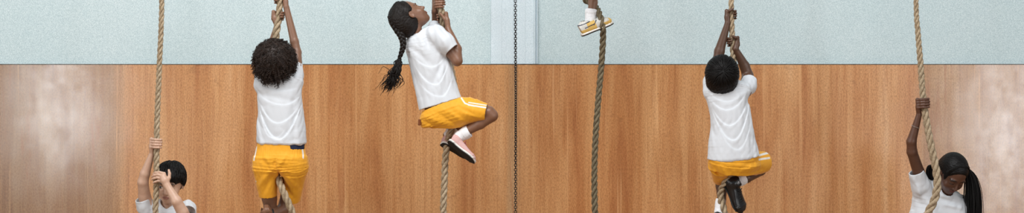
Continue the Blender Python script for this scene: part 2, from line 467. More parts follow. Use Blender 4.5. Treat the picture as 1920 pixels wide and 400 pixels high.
def grip(B, c, u, R, th0, sweep, wrist, up=1, sp=4.6, rf=2.35, k=.003, thumb='wrap', order=(1., 1.08, 1.0, .82), lift=2.0):
    """a hand closed on a rope. c: rope axis point (world) at the middle of the palm; u: rope direction;
    th0: angle round the rope of the palm; sweep: signed angle the fingers wrap; R: rope radius px"""
    u = unit(u); X = unit(vec(1, 0, 0)-u*u[0]); Yv = np.cross(u, X); sg = 1 if sweep > 0 else -1
    dirv = lambda th: math.cos(th)*X+math.sin(th)*Yv
    rr = (R+rf+.2)*S; kn = []
    for i in range(4):
        h = (1.5-i)*sp*S*up; rfi = rf*(1.0 if i < 3 else .88)
        base = c+u*(h*1.0)+dirv(th0-sg*.25)*(rr+2.0*S)
        kn.append(base)
        pts = [base]; rad = [(rfi+.55)*S]
        n = 6
        for j in range(1, n+1):
            t = j/n; th = th0+sweep*order[i]*t
            bulge = (.7 if j in (2, 4) else 0)*S
            pts.append(c+u*(h-1.1*S*t*up)+dirv(th)*(rr+bulge)); rad.append((rfi+(.2 if j in (2, 4) else 0)-.45*t)*S)
        B.chain(pts, rad, k*.5 if False else .0022)
        # metacarpal
        w = wrist+u*((1.5-i)*1.9*S*up)
        B.cone(base, w+(base-w)*.12, (rfi+1.0)*S, 3.3*S, .006)
    mid = sum(kn)/4
    B.cone(mid*.62+wrist*.38, wrist, 4.9*S, 4.2*S, .010)
    # thumb: leaves the side of the palm near the wrist
    tb = wrist*.60+mid*.40+u*up*2.2*S-dirv(th0+sg*1.2)*1.0*S
    if thumb == 'wrap':
        pts = [tb]
        for t in (.3, .62, 1.0):
            th = th0-sg*1.75*t
            pts.append(c+u*up*((1.5*sp*.1+2+7.0*t))*S+dirv(th)*(rr+.9*S-.4*S*t))
        B.chain(pts, px(3.3, 3.0, 2.8, 2.2), .004)
    elif thumb is not None:
        B.chain([tb]+[np.asarray(q) for q in thumb], px(3.4, 3.1, 2.7, 2.1)[:len(thumb)+1], .004)
    return mid
def limb(B, pts, rs, k=.008):
    B.chain([np.asarray(p) for p in pts], px(*rs), k)

# ---------------------------------------------------------------- tags
def thing(o, label, cat, group=None):
    o['label'] = label; o['category'] = cat
    if group: o['group'] = group
    return o
def person(base, label):
    o = bpy.data.objects.new('person', None); C.objects.link(o); o.location = tuple(base); o.empty_display_size = .1
    bpy.context.view_layer.update()
    return thing(o, label, 'person', 'school children at the climbing ropes')
def structure(o): o['kind'] = 'structure'; return o

# ================================================================ the setting
def box_mesh(name, lo, hi, bev=0):
    import bmesh
    bm = bmesh.new(); bmesh.ops.create_cube(bm, size=1)
    for v in bm.verts:
        v.co = [(lo[i]+hi[i])/2+v.co[i]*(hi[i]-lo[i]) for i in range(3)]
    if bev: bmesh.ops.bevel(bm, geom=bm.edges[:], offset=bev, segments=2, affect='EDGES')
    me = bpy.data.meshes.new(name); bm.to_mesh(me); bm.free(); return me
PW = lambda x: (x-960)*S*(CAMD+WALLY)/CAMD         # wall-plane x for a photo column
ZW = lambda y: ZC+(200-y)*S*(CAMD+WALLY)/CAMD      # wall-plane height for a photo row

def paint_mat():
    m, nt, b = new_mat('pale_blue_wall_paint')
    v = mapping(nt, (1,1,1))
    n1 = noise(nt, v, 210, 2, .7); n2 = noise(nt, v, 2.2, 5, .6); n3 = noise(nt, v, 420, 2, .6)
    r1 = ramp(nt, [(.30, srgb(170,189,193)), (.52, srgb(198,213,215)), (.74, srgb(223,232,232))]); L(nt, n1, r1.inputs[0])
    r2 = ramp(nt, [(.3, (.94,.97,.975,1)), (.7, (1,1,1,1))]); L(nt, n2, r2.inputs[0])
    col = mixc(nt, .9, r1.outputs[0], r2.outputs[0], 'MULTIPLY')
    r3 = ramp(nt, [(.3, (.88,.9,.9,1)), (.7, (1,1,1,1))]); L(nt, n3, r3.inputs[0])
    L(nt, mixc(nt, .7, col, r3.outputs[0], 'MULTIPLY'), b.inputs['Base Color'])
    b.inputs['Roughness'].default_value = .6; b.inputs['Specular IOR Level'].default_value = .3
    bump(nt, b, n1, .35, .003); return m
def ply_mat():
    m, nt, b = new_mat('varnished_plywood')
    g1 = noise(nt, mapping(nt, (4.2, 1, .35)), 1.6, 6, .62, .5)       # broad figure, runs up and down
    g2 = noise(nt, mapping(nt, (38, 1, 1.1)), 1.2, 6, .7, .2)         # grain
    g3 = noise(nt, mapping(nt, (150, 1, 70)), 1, 3, .75)               # pores
    g4 = noise(nt, mapping(nt, (1, 1, 1)), 1.1, 4, .55)               # big tone changes
    r1 = ramp(nt, [(.25, srgb(176,108,62)), (.40, srgb(208,148,95)), (.55, srgb(224,170,117)), (.62, srgb(230,178,126)), (.8, srgb(244,200,152))]); L(nt, g1, r1.inputs[0])
    r2 = ramp(nt, [(.26, (.58,.46,.38,1)), (.40, (.86,.79,.73,1)), (.50, (.97,.95,.93,1)), (.7, (1.0,1.0,1.0,1))]); L(nt, g2, r2.inputs[0])
    c = mixc(nt, .75, r1.outputs[0], r2.outputs[0], 'MULTIPLY')
    r3 = ramp(nt, [(.3, (.46,.39,.33,1)), (.58, (1,1,1,1))]); L(nt, g3, r3.inputs[0])
    c = mixc(nt, .8, c, r3.outputs[0], 'MULTIPLY')
    r4 = ramp(nt, [(.35, (.86,.82,.80,1)), (.65, (1,1,1,1))]); L(nt, g4, r4.inputs[0])
    c = mixc(nt, .8, c, r4.outputs[0], 'MULTIPLY')
    # each sheet of ply has its own tone; a narrow greyer band follows the chain
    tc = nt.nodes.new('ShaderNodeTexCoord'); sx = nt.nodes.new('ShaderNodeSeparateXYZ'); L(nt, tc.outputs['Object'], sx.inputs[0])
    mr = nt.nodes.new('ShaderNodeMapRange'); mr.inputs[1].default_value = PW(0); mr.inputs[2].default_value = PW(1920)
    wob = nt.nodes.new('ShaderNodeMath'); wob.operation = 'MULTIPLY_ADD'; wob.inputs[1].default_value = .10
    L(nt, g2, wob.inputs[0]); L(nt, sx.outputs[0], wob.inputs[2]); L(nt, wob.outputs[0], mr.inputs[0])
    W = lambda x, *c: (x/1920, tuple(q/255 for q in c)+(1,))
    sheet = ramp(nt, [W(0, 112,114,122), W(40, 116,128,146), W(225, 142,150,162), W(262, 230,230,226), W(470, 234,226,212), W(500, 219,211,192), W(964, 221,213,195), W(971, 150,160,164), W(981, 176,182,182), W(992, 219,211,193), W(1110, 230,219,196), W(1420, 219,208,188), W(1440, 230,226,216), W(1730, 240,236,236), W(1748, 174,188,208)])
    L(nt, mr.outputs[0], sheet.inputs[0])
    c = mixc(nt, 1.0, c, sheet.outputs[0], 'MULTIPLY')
    # narrow pale streaks and specks of dirt
    g7 = noise(nt, mapping(nt, (30, 1, .45)), 1.5, 3, .6, .6); r7 = ramp(nt, [(.62, (0,0,0,1)), (.70, (.38,.38,.38,1))]); L(nt, g7, r7.inputs[0])
    c = mixc(nt, r7.outputs[0], c, srgb(226,176,124))
    g8 = noise(nt, mapping(nt, (14, 1, .9)), 1.2, 5, .65, 1.2); r8 = ramp(nt, [(.60, (0,0,0,1)), (.70, (.42,.42,.42,1))]); L(nt, g8, r8.inputs[0])
    c = mixc(nt, r8.outputs[0], c, srgb(150,84,44))
    g9 = noise(nt, mapping(nt, (1, 1, 1)), 62, 2, .6); r9 = ramp(nt, [(.71, (0,0,0,1)), (.75, (.7,.7,.7,1))]); L(nt, g9, r9.inputs[0])
    c = mixc(nt, r9.outputs[0], c, srgb(96,66,44))
    # scuffs
    n5 = noise(nt, mapping(nt, (1, 1, 1)), 9, 8, .72, .8); r5 = ramp(nt, [(.60, (0,0,0,1)), (.72, (.35,.35,.35,1))]); L(nt, n5, r5.inputs[0])
    c = mixc(nt, r5.outputs[0], c, srgb(120,78,48))
    L(nt, c, b.inputs['Base Color'])
    rr = nt.nodes.new('ShaderNodeMapRange'); rr.inputs[3].default_value = .33; rr.inputs[4].default_value = .52
    n6 = noise(nt, mapping(nt, (1, 1, 1)), 14, 7, .7); L(nt, n6, rr.inputs[0]); L(nt, rr.outputs[0], b.inputs['Roughness'])
    b.inputs['Specular IOR Level'].default_value = .3
    cw = nt.nodes.new('ShaderNodeMapRange'); cw.inputs[1].default_value = .32; cw.inputs[2].default_value = .66; cw.inputs[3].default_value = .45; cw.inputs[4].default_value = 1.0; L(nt, noise(nt, mapping(nt, (1.6, 1, 1)), 4.5, 9, .7), cw.inputs[0]); L(nt, cw.outputs[0], b.inputs['Coat Weight']); b.inputs['Coat IOR'].default_value = 1.5
    cr = nt.nodes.new('ShaderNodeMapRange'); cr.inputs[3].default_value = .11; cr.inputs[4].default_value = .21; L(nt, n6, cr.inputs[0]); L(nt, cr.outputs[0], b.inputs['Coat Roughness'])
    mb = nt.nodes.new('ShaderNodeMath'); mb.operation = 'ADD'; L(nt, g2, mb.inputs[0]); L(nt, g3, mb.inputs[1])
    bump(nt, b, mb.outputs[0], .25, .0012); return m
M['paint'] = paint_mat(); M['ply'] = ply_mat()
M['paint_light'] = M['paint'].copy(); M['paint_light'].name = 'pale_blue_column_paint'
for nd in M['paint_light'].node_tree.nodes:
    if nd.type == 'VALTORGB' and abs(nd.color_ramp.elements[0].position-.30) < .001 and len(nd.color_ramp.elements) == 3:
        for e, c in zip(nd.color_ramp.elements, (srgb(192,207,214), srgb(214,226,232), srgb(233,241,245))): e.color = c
M['gap'] = simple('dusty_edge_shadow_line', srgb(96,92,84), .9, .2, 60, .5, .5)  # dusty edge, with the shadow gap above the ply put into its dark colour
M['floor'] = simple('gym_floor', srgb(150,112,76), .5, .4, 6, .2, .1)

zt = ZW(121.5)
structure(link('wall_back', box_mesh('wall_back', (-7, WALLY+.03, 0), (7, WALLY+.2, 4.8)), M['paint']))
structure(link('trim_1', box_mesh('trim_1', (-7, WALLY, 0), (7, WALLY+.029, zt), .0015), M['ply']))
# thin dark strip between ply and paint: dusty edge plus painted shadow line
structure(link('trim_2', box_mesh('trim_2', (-7, WALLY-.001, zt), (7, WALLY+.0295, zt+.0045), .001), M['gap']))
# boxed column with shallow flutes
col = [(920, 0), (920.6, 1), (940, 1.15), (941.5, 1.0), (951, 1.0), (953, 1.2), (962, 1.2), (963, .9), (973, .9), (974.5, 1.2), (984, 1.2), (986, 1.0), (1000.5, 1.0), (1001.5, 1.6), (1002.2, 2.0), (1003.5, 2.0), (1004.2, 1.4), (1004.8, .6), (1006, .6), (1007, 1.5), (1008.2, 1.5), (1009, 0)]
V = []; F = []
for x, h in col:
    for z in (zt+.006, 4.79): V.append((PW(x), WALLY+.028-h*.012, z))
n = len(col)
for i in range(n-1): F.append((2*i, 2*i+2, 2*i+3, 2*i+1))
V += [(PW(920), WALLY+.1, zt+.006), (PW(920), WALLY+.1, 4.79), (PW(1009), WALLY+.1, zt+.006), (PW(1009), WALLY+.1, 4.79)]
F += [(2*n, 0, 1, 2*n+1), (2*n-2, 2*n+2, 2*n+3, 2*n-1)]
F += [tuple([2*n]+[2*n+2]+[2*i for i in range(n-1, -1, -1)]), tuple([2*n+3]+[2*n+1]+[2*i+1 for i in range(n)])]
structure(link('wall_column', mesh_np('wall_column', V, F, smooth=False), M['paint_light']))
structure(link('floor', box_mesh('floor', (-7, -13, -.1), (7, WALLY+.2, 0)), M['floor']))
structure(link('ceiling_beam', box_mesh('ceiling_beam', (-4, -.10, 4.6), (4, .10, 4.8), .004), M['iron']))

# ================================================================ ropes and chain
def rope(pts, label, mat, pitch=36, ph=0, step=1.3):
    """pts: (x, y, d, radius px)"""
    A = np.array([np.concatenate([P(x, y, d), [r*S]]) for x, y, d, r in pts])
    A = resample(catmull(A, 14), step*S); p = A[:, :3]; R = A[:, 3]
    T, U, W = frames(p); T_ = Tubes()
    s = np.arange(len(p))*step*S; a0 = -2*np.pi*s/(pitch*S*R/R.mean())+ph    # runs downward: right-hand lay
    a0 = -np.cumsum(2*np.pi*step/(pitch*R/R.mean()))+ph
    for k in range(3):
        a = -a0+k*2*np.pi/3
        c = p+(.53*R)[:, None]*(np.cos(a)[:, None]*U+np.sin(a)[:, None]*W)
        T_.add(c, R*.488*(1+.03*np.sin(s*900+k)), 10)
    # loose fibres standing off the lay
    g = np.random.default_rng(int(pts[0][0]))
    for q in range(260):
        i = int(g.integers(2, len(p)-3)); a = g.uniform(0, 6.28); o = np.cos(a)*U[i]+np.sin(a)*W[i]
        b = p[i]+o*R[i]*.93; t = T[i]*g.uniform(-1, 1)+o*.45; l = g.uniform(1.5, 4)*S
        T_.add([b, b+t*l*.5, b+t*l+o*.3*S], [.12*S, .10*S, .05*S], 3, cap=False)
    o = T_.build('climbing_rope', mat)
    return thing(o, label, 'rope', 'climbing ropes hanging from the ceiling')
G5 = lambda: None
TOPY = -790     # above the frame, up at the beam
rope([(309, TOPY, 0, 4.8), (306, -300, 0, 4.9), (303.5, 0, 0, 5.1), (299, 120, 0, 5.3), (294.5, 230, 0, 5.6), (293.5, 300, 0, 5.8), (293, 360, 0, 5.9), (291, 420, 0, 5.9), (293, 560, 0, 6), (290, 700, 0, 6)],
     'pale hemp climbing rope in front of the dark-haired boy with one hand over his forehead', M['rope'], 35, 0.4)
rope([(521, TOPY, -2, 5), (523, -200, -2, 5.3), (524.5, -20, 0, 6), (523, 30, 0, 6.6), (518, 62, 0, 7), (514, 110, -4, 6.6), (512, 180, -14, 6.2), (513, 250, -12, 6.2), (516, 312, 10, 6.4), (523, 338, 36, 6.6), (534, 366, 48, 6.9), (547, 397, 46, 7), (556, 430, 30, 7), (560, 500, 10, 7), (561, 700, 0, 7)],
     'hemp climbing rope held by the curly-haired climber, crossing between their legs', M['rope'], 40, 1.0)
rope([(823, TOPY, 0, 5), (824, -200, 0, 5.6), (824.5, -10, 0, 6.2), (828, 25, 0, 6.8), (834, 60, -8, 6.4), (845, 120, -30, 6), (855, 180, -36, 6), (856, 215, -20, 6.2), (848, 240, 6, 6.4), (840, 262, 8, 6.5), (835, 300, 0, 6.6), (833, 350, 0, 6.6), (831, 400, 0, 6.6), (829, 520, 0, 6.6), (829, 700, 0, 6.6)],
     'hemp climbing rope gripped by the climber with the long braid', M['rope'], 38, .2)
rope([(1074, TOPY, 4, 5), (1078, -300, 4, 5), (1086, -60, -4, 5), (1094, -6, -12, 5.2), (1106, 6, -14, 5.2), (1118, 14, -4, 5.4), (1124, 26, 18, 5.9), (1129.5, 48, 26, 6.2), (1130.5, 75, 12, 6.1), (1127, 130, 0, 6), (1121.5, 190, 0, 6), (1116.5, 260, 0, 6), (1114.5, 330, 0, 6), (1115.5, 400, 0, 6.2), (1119, 520, 0, 6), (1121, 700, 0, 6)],
     'greyish weathered climbing rope hanging below the yellow and white sneaker', M['rope_grey'], 36, .7)
rope([(1370, TOPY, 0, 4.9), (1370, -200, 0, 5), (1371, 0, 0, 5.3), (1372.5, 60, 0, 5.6), (1375, 110, -4, 5.8), (1378, 180, -12, 5.8), (1382, 250, -14, 5.8), (1383, 300, 0, 5.8), (1377, 326, 20, 5.8), (1362, 340, 26, 6), (1353, 356, 14, 6.6), (1352, 376, 9, 6.9), (1358, 398, 9, 6.9), (1361, 430, 4, 6.6), (1360, 520, 0, 6.2), (1358, 700, 0, 6.2)],
     'hemp climbing rope held by the short-haired climber in black shoes', M['rope'], 37, 2.1)
rope([(1709, TOPY, 0, 4.2), (1713, -250, 0, 4.4), (1717.5, 0, 2, 4.8), (1721, 60, 4, 5.3), (1726, 120, 6, 5.8), (1730.5, 180, 9, 6.2), (1737, 226, 12, 6.7), (1747, 280, 17, 7.2), (1755, 318, 20, 7.5), (1757.5, 348, 22, 7.6), (1752, 375, 22, 7.7), (1742, 396, 20, 7.8), (1730, 420, 14, 7.8), (1722, 460, 6, 7.6), (1722, 560, 0, 7.4), (1724, 700, 0, 7.2)],
     'hemp climbing rope bowing past the face of the girl with the ponytail', M['rope'], 37, 1.6)

def chain():
    T_ = Tubes(); p = 4.4; n = int((620+790)/p)
    for i in range(n):
        y = -790+i*p; x = 966.3+.6*math.sin(y/140); c = P(x, y, -40)
        tw = .35*math.sin(y/75.0)+(.8/(1+math.exp(-(y-170)/30))-.5/(1+math.exp(-(y-300)/40)))
        a = tw+(math.pi/2 if i % 2 else 0)
        e = vec(math.cos(a), math.sin(a), 0); h = .75*S; w = 2.25*S
        pts = []
        for j in range(17):
            t = 2*math.pi*j/16; s_ = math.sin(t); co = math.cos(t)
            pts.append(c+e*w*co+vec(0, 0, 1)*(w*s_+h*(1 if s_ > 0.01 else (-1 if s_ < -.01 else 0))))
        T_.add(pts, .78*S, 6, cap=False)
    o = T_.build('hanging_chain', M['iron'])
    thing(o, 'thin dark iron chain hanging straight down in front of the pale column', 'chain')
chain()

# ================================================================ shoes
def shoe(parent, heel, toe, up, mats, ln=None, width=11.5, height=15, ankle=None, sole_t=3.2, midsole=None, laces=None, low=False, colfn=None, tread=True, toebox=1.0):
    """heel and toe: world points on the sole; up: away from the sole"""
    heel = np.asarray(heel); toe = np.asarray(toe); f = unit(toe-heel); u = np.asarray(up, float); u = unit(u-f*u.dot(f)); r = np.cross(f, u)
    Ln = np.linalg.norm(toe-heel); q = lambda a, b, c: heel+f*a*Ln+r*b*S+u*c*S
    w = width; res = .0022
    R = np.array([r, f, u])
    # plan of the sole
    plan = [(.02, .62), (.10, .78), (.3, .72), (.5, .80), (.7, 1.0), (.84, .92), (.95, .62), (1.0, .30)]
    B = Blob(res)
    hts = [(.03, .80, 1.0), (.14, .84, 1.08), (.30, .80, .98), (.45, .84, .86), (.6, .90, .72), (.75, .94, .62), (.88, .86, .54), (.96, .62, .42)]
    hts = [(a, b, h*(toebox if a > .5 else 1)) for a, b, h in hts]
    secs = [(q(a, -w*b, height*h*.5), q(a, w*b, height*h*.5), height*h*.5*S) for a, b, h in hts]
    B.loft(secs, k=.002, kend=.012, e=2.6)
    if ankle is not None:   # collar and opening
        B.cone(q(.16, 0, height*.75), q(.16, 0, height*.75)+unit(ankle-q(.16, 0, height*.75))*6*S, w*.78*S, w*.72*S, .008)
        a0 = q(.17, 0, height*.9); B.cone(a0, a0+unit(ankle-a0)*22*S, w*.55*S, w*.55*S, .002, 's')
    B.cut(q(0, 0, sole_t*.3), -u)
    up_o = B.build('shoe', mats[0], parent, col=colfn(q, f, r, u, heel, Ln) if colfn else None)
    B = Blob(res)
    def slab(t0, t1, grow):
        ss = [(q(a, -(w*b+grow), (t0+t1)/2), q(a, (w*b+grow), (t0+t1)/2), abs(t1-t0)/2*S) for a, b in plan]
        return ss
    B.loft(slab(-.4, sole_t, .6), k=.001, kend=.008, e=4.5)
    B.build('midsole' if midsole else 'sole', midsole or mats[1], up_o)
    if midsole:
        B = Blob(res); B.loft(slab(-2.2, -.1, .2), k=.001, kend=.008, e=4.5)
        if tread:
            for i in range(9): B.cone(q(.08+.1*i, -w*1.1, -3.0), q(.08+.1*i+.03, w*1.1, -3.0), .9*S, .9*S, .0005, 's')
        B.build('sole', mats[1], up_o)
    if laces:
        T_ = Tubes()
        for i, a in enumerate((.40, .47, .54, .61, .68)):
            h = height*(1.02-.75*(a-.32)-.10)
            for sg in (-1, 1):
                T_.add(catmull([q(a, -sg*w*.42, h*.90), q(a+.02, 0, h*1.12), q(a+.05, sg*w*.42, h*.86)], 4), .85*S, 5)
        k0 = q(.39, 0, height*.98)
        for sg in (-1, 1):
            T_.add(catmull([k0, k0+r*sg*3*S+u*3.2*S+f*1*S, k0+r*sg*6.5*S+u*1.5*S, k0+r*sg*3.5*S-u*.6*S+f*2*S, k0], 5), .6*S, 5)
            T_.add(catmull([k0, k0+r*sg*3*S+f*3.5*S+u*.6*S, k0+r*sg*6*S+f*6*S-u*1.6*S], 5), .5*S, 5)
        T_.build('laces', laces, up_o)
    return up_o
def sock(parent, a, b, ra, rb, n=2):
    """from the cuff a down into the shoe at b"""
    a = np.asarray(a); b = np.asarray(b); B = Blob(.0024); m = a*.5+b*.5
    B.cone(a, m, ra*S, (ra*.5+rb*.5)*S, .003); B.cone(m, b, (ra*.5+rb*.5)*S, rb*S, .006)
    t = unit(b-a)
    for i in range(n):
        c = a+t*(4+i*4.5)*S; B.cone(c-t*.3*S, c+t*.3*S, (ra+.7)*S, (ra+.7)*S, .004)
    B.cone(a-t*9*S, a+t*1.0*S, (ra-1.3)*S, (ra-1.3)*S, .001, 's')
    B.cut(a, -t, k=.001)
    B.wrinkle(.0007, .012, vec(t[2], 0, -t[0]), 3)
    return B.build('sock', M['sock'], parent)

# ================================================================ clothes
WHITE = (.655, .68, .71)
ORANGE = (.85, .385, .018)
def shirt(parent, secs, sleeves, neck, folds=(), wr=(.0011, .05, (0, 0, 1)), seed=1, th=1.8, hem_ext=14, e=2.3, curve=0, swags=()):
    """secs from the hem up; sleeves: list of point lists [(pt, r px)...] from shoulder to cuff; neck: (a, b, r px)"""
    B = Blob(RC, late=True)
    B.loft(secs, k=.02, kend=.028, e=e)
    for sl in sleeves:
        for i in range(len(sl)-1): B.cone(sl[i][0], sl[i+1][0], sl[i][1]*S, sl[i+1][1]*S, .016)
    if folds: B.folds([(P(*a), P(*b), w*1.05*S, h*1.45*S) for a, b, w, h in folds])
    if swags: B.swags(swags)
    B.wrinkle(wr[0]*.6, wr[1], vec(*wr[2]), seed); B.creases(wr[0]*1.7, wr[1]*.8, vec(*wr[2]), seed)
    for sl in sleeves:      # flat cuffs
        p, r = sl[-1]; d = unit(np.asarray(p)-np.asarray(sl[-2][0])); B.cut(p, d, lo=np.asarray(p)+d*r*S*.6, hi=(r*1.22)*S)
    # open at the hem, the cuffs and the neck
    A_ = [np.asarray(q) for q in (secs[0][0], secs[0][1], secs[1][0], secs[1][1])]
    dn = unit((A_[0]+A_[1])/2-(A_[2]+A_[3])/2); up_ = -dn*min(18*S, np.linalg.norm((A_[0]+A_[1])/2-(A_[2]+A_[3])/2)*.9)
    B.loft([(A_[0]+dn*hem_ext*S, A_[1]+dn*hem_ext*S, secs[0][2]), (A_[0], A_[1], secs[0][2]), (A_[0]+up_, A_[1]+up_, secs[0][2]*.9)], k=.002, mode='s', grow=-(th+1.6)*S, kend=0, e=e, n=1)
    hc = (A_[0]+A_[1])/2; hx = unit(A_[1]-A_[0]); hw = np.linalg.norm(A_[1]-A_[0])/2; bc = hc+dn*.02
    def hemcut(X, Y, Z):
        x, y, z = X-hc[0], Y-hc[1], Z-hc[2]; u = (x*hx[0]+y*hx[1]+z*hx[2])/hw
        d = -((x*dn[0]+y*dn[1]+z*dn[2])+curve*S*u*u)
        return np.maximum(d, np.sqrt((X-bc[0])**2+(Y-bc[1])**2+(Z-bc[2])**2)-.16)
    B._add(hemcut, bc-.16, bc+.16, .002, 'cut')
    for sl in sleeves:
        a, b = np.asarray(sl[-2][0]), np.asarray(sl[-1][0]); b = b+unit(b-a)*8*S
        B.cone(a*.5+b*.5, b, (sl[-1][1]-th)*S, (sl[-1][1]-th)*S, .003, 's')
    if neck is not None:
        B.cone(neck[0], neck[1], neck[2]*S, neck[2]*S*1.05, .003, 's')
    o = B.build('t_shirt', M['jersey'], parent, col=lambda V: np.tile(np.array(WHITE), (len(V), 1)))
    return o
def shorts(parent, trunk, legs, folds=(), wr=(.0006, .03, (0, 0, 1)), seed=2, stripes=(), th=1.7, e=2.2, kl=.016, pleats=None, split=None):
    B = Blob(RC, late=True)
    B.loft(trunk, k=.012, kend=.004, e=e)
    for lg in legs: B.loft(lg, k=kl, kend=0, e=2.1)
    if folds: B.folds([(P(*a), P(*b), w*.9*S, h*.95*S) for a, b, w, h in folds])
    if pleats is not None:   # gathers under an elastic waist: (z of band, x spacing px)
        zb, sp, dep = pleats
        B.post.append(lambda X, Y, Z:    .0007*np.sin(X/S*2*np.pi/sp+2*np.sin(X/S/17.0)+Z*0)*np.exp(-((Z-zb)/(dep*S))**2)+Y*0)
    B.wrinkle(wr[0]*.7, wr[1], vec(*wr[2]), seed); B.creases(wr[0]*1.5, wr[1]*.9, vec(*wr[2]), seed)
    if split: B.loft(split, k=.012, mode='s', kend=.01)
    for lg in legs:
        l0, l1, m0, m1 = (np.asarray(q) for q in (lg[-1][0], lg[-1][1], lg[-2][0], lg[-2][1]))
        d = unit((l0+l1)-(m0+m1))
        B.loft([(l0*.5+m0*.5, l1*.5+m1*.5, (lg[-1][2]+lg[-2][2])*.5*.92), (l0, l1, lg[-1][2]), (l0+d*7*S, l1+d*7*S, lg[-1][2])], k=.002, mode='s', grow=-(th+.4)*S, kend=0, e=2.1)
    def col(V):
        c = np.tile(np.array(ORANGE), (len(V), 1))
        for fn in stripes:
            m = np.clip(fn(V), 0, 1)[:, None]; c = c*(1-m)+np.array((.82, .80, .74))*m
        return c
    return B.build('shorts', M['shorts'], parent, col=col)
def stripe_line(a, b, w, side=None):
    """white stripe of half-width w px along the line a-b as seen on the cloth"""
    a = np.asarray(a); b = np.asarray(b); ab = b-a; L2 = ab.dot(ab)
    def fn(V):
        x = V-a; t = np.clip((x@ab)/L2, 0, 1); d = np.linalg.norm((x-t[:, None]*ab)[:, [0, 2]], axis=1)/S
        m = np.clip((w-d)*1.2+.5, 0, 1)
        if side is not None: m = m*side(V)
        return m
    return fn

# ================================================================ hair
def strands(name, mat, parent, paths, r, sides=4):
    T_ = Tubes()
    for p in paths:
        n = len(p); t = np.linspace(0, 1, n); T_.add(p, r*S*(1-.75*t**3)*(.6+.4*np.minimum(1, t*6)), sides, cap=False)
    return T_.build(name, mat, parent)

def lock(hd, ax, oc, v, whorl, ln, g, spread=.15, lift=.012, n=5):
    """a lock of hair lying on the ellipsoid with semi-axes ax about oc (head units), combed away from the whorl"""
    ax = np.array(ax); oc = np.array(oc); v = unit(v); nr = unit(v/ax); st = oc+v*ax
    d = st-np.array(whorl); d = d-nr*d.dot(nr); d = unit(unit(d)+g.normal(size=3)*spread); d = unit(d-nr*d.dot(nr)); ps = []
    lf = lift*g.uniform(.2, 1)
    for t in np.linspace(0, 1, n):
        q = st+d*ln*t-oc; q = q/np.linalg.norm(q/ax)*(1.0+lf*2*t)
        ps.append(hd.p(*(oc+q)))
    return catmull(ps, 2)
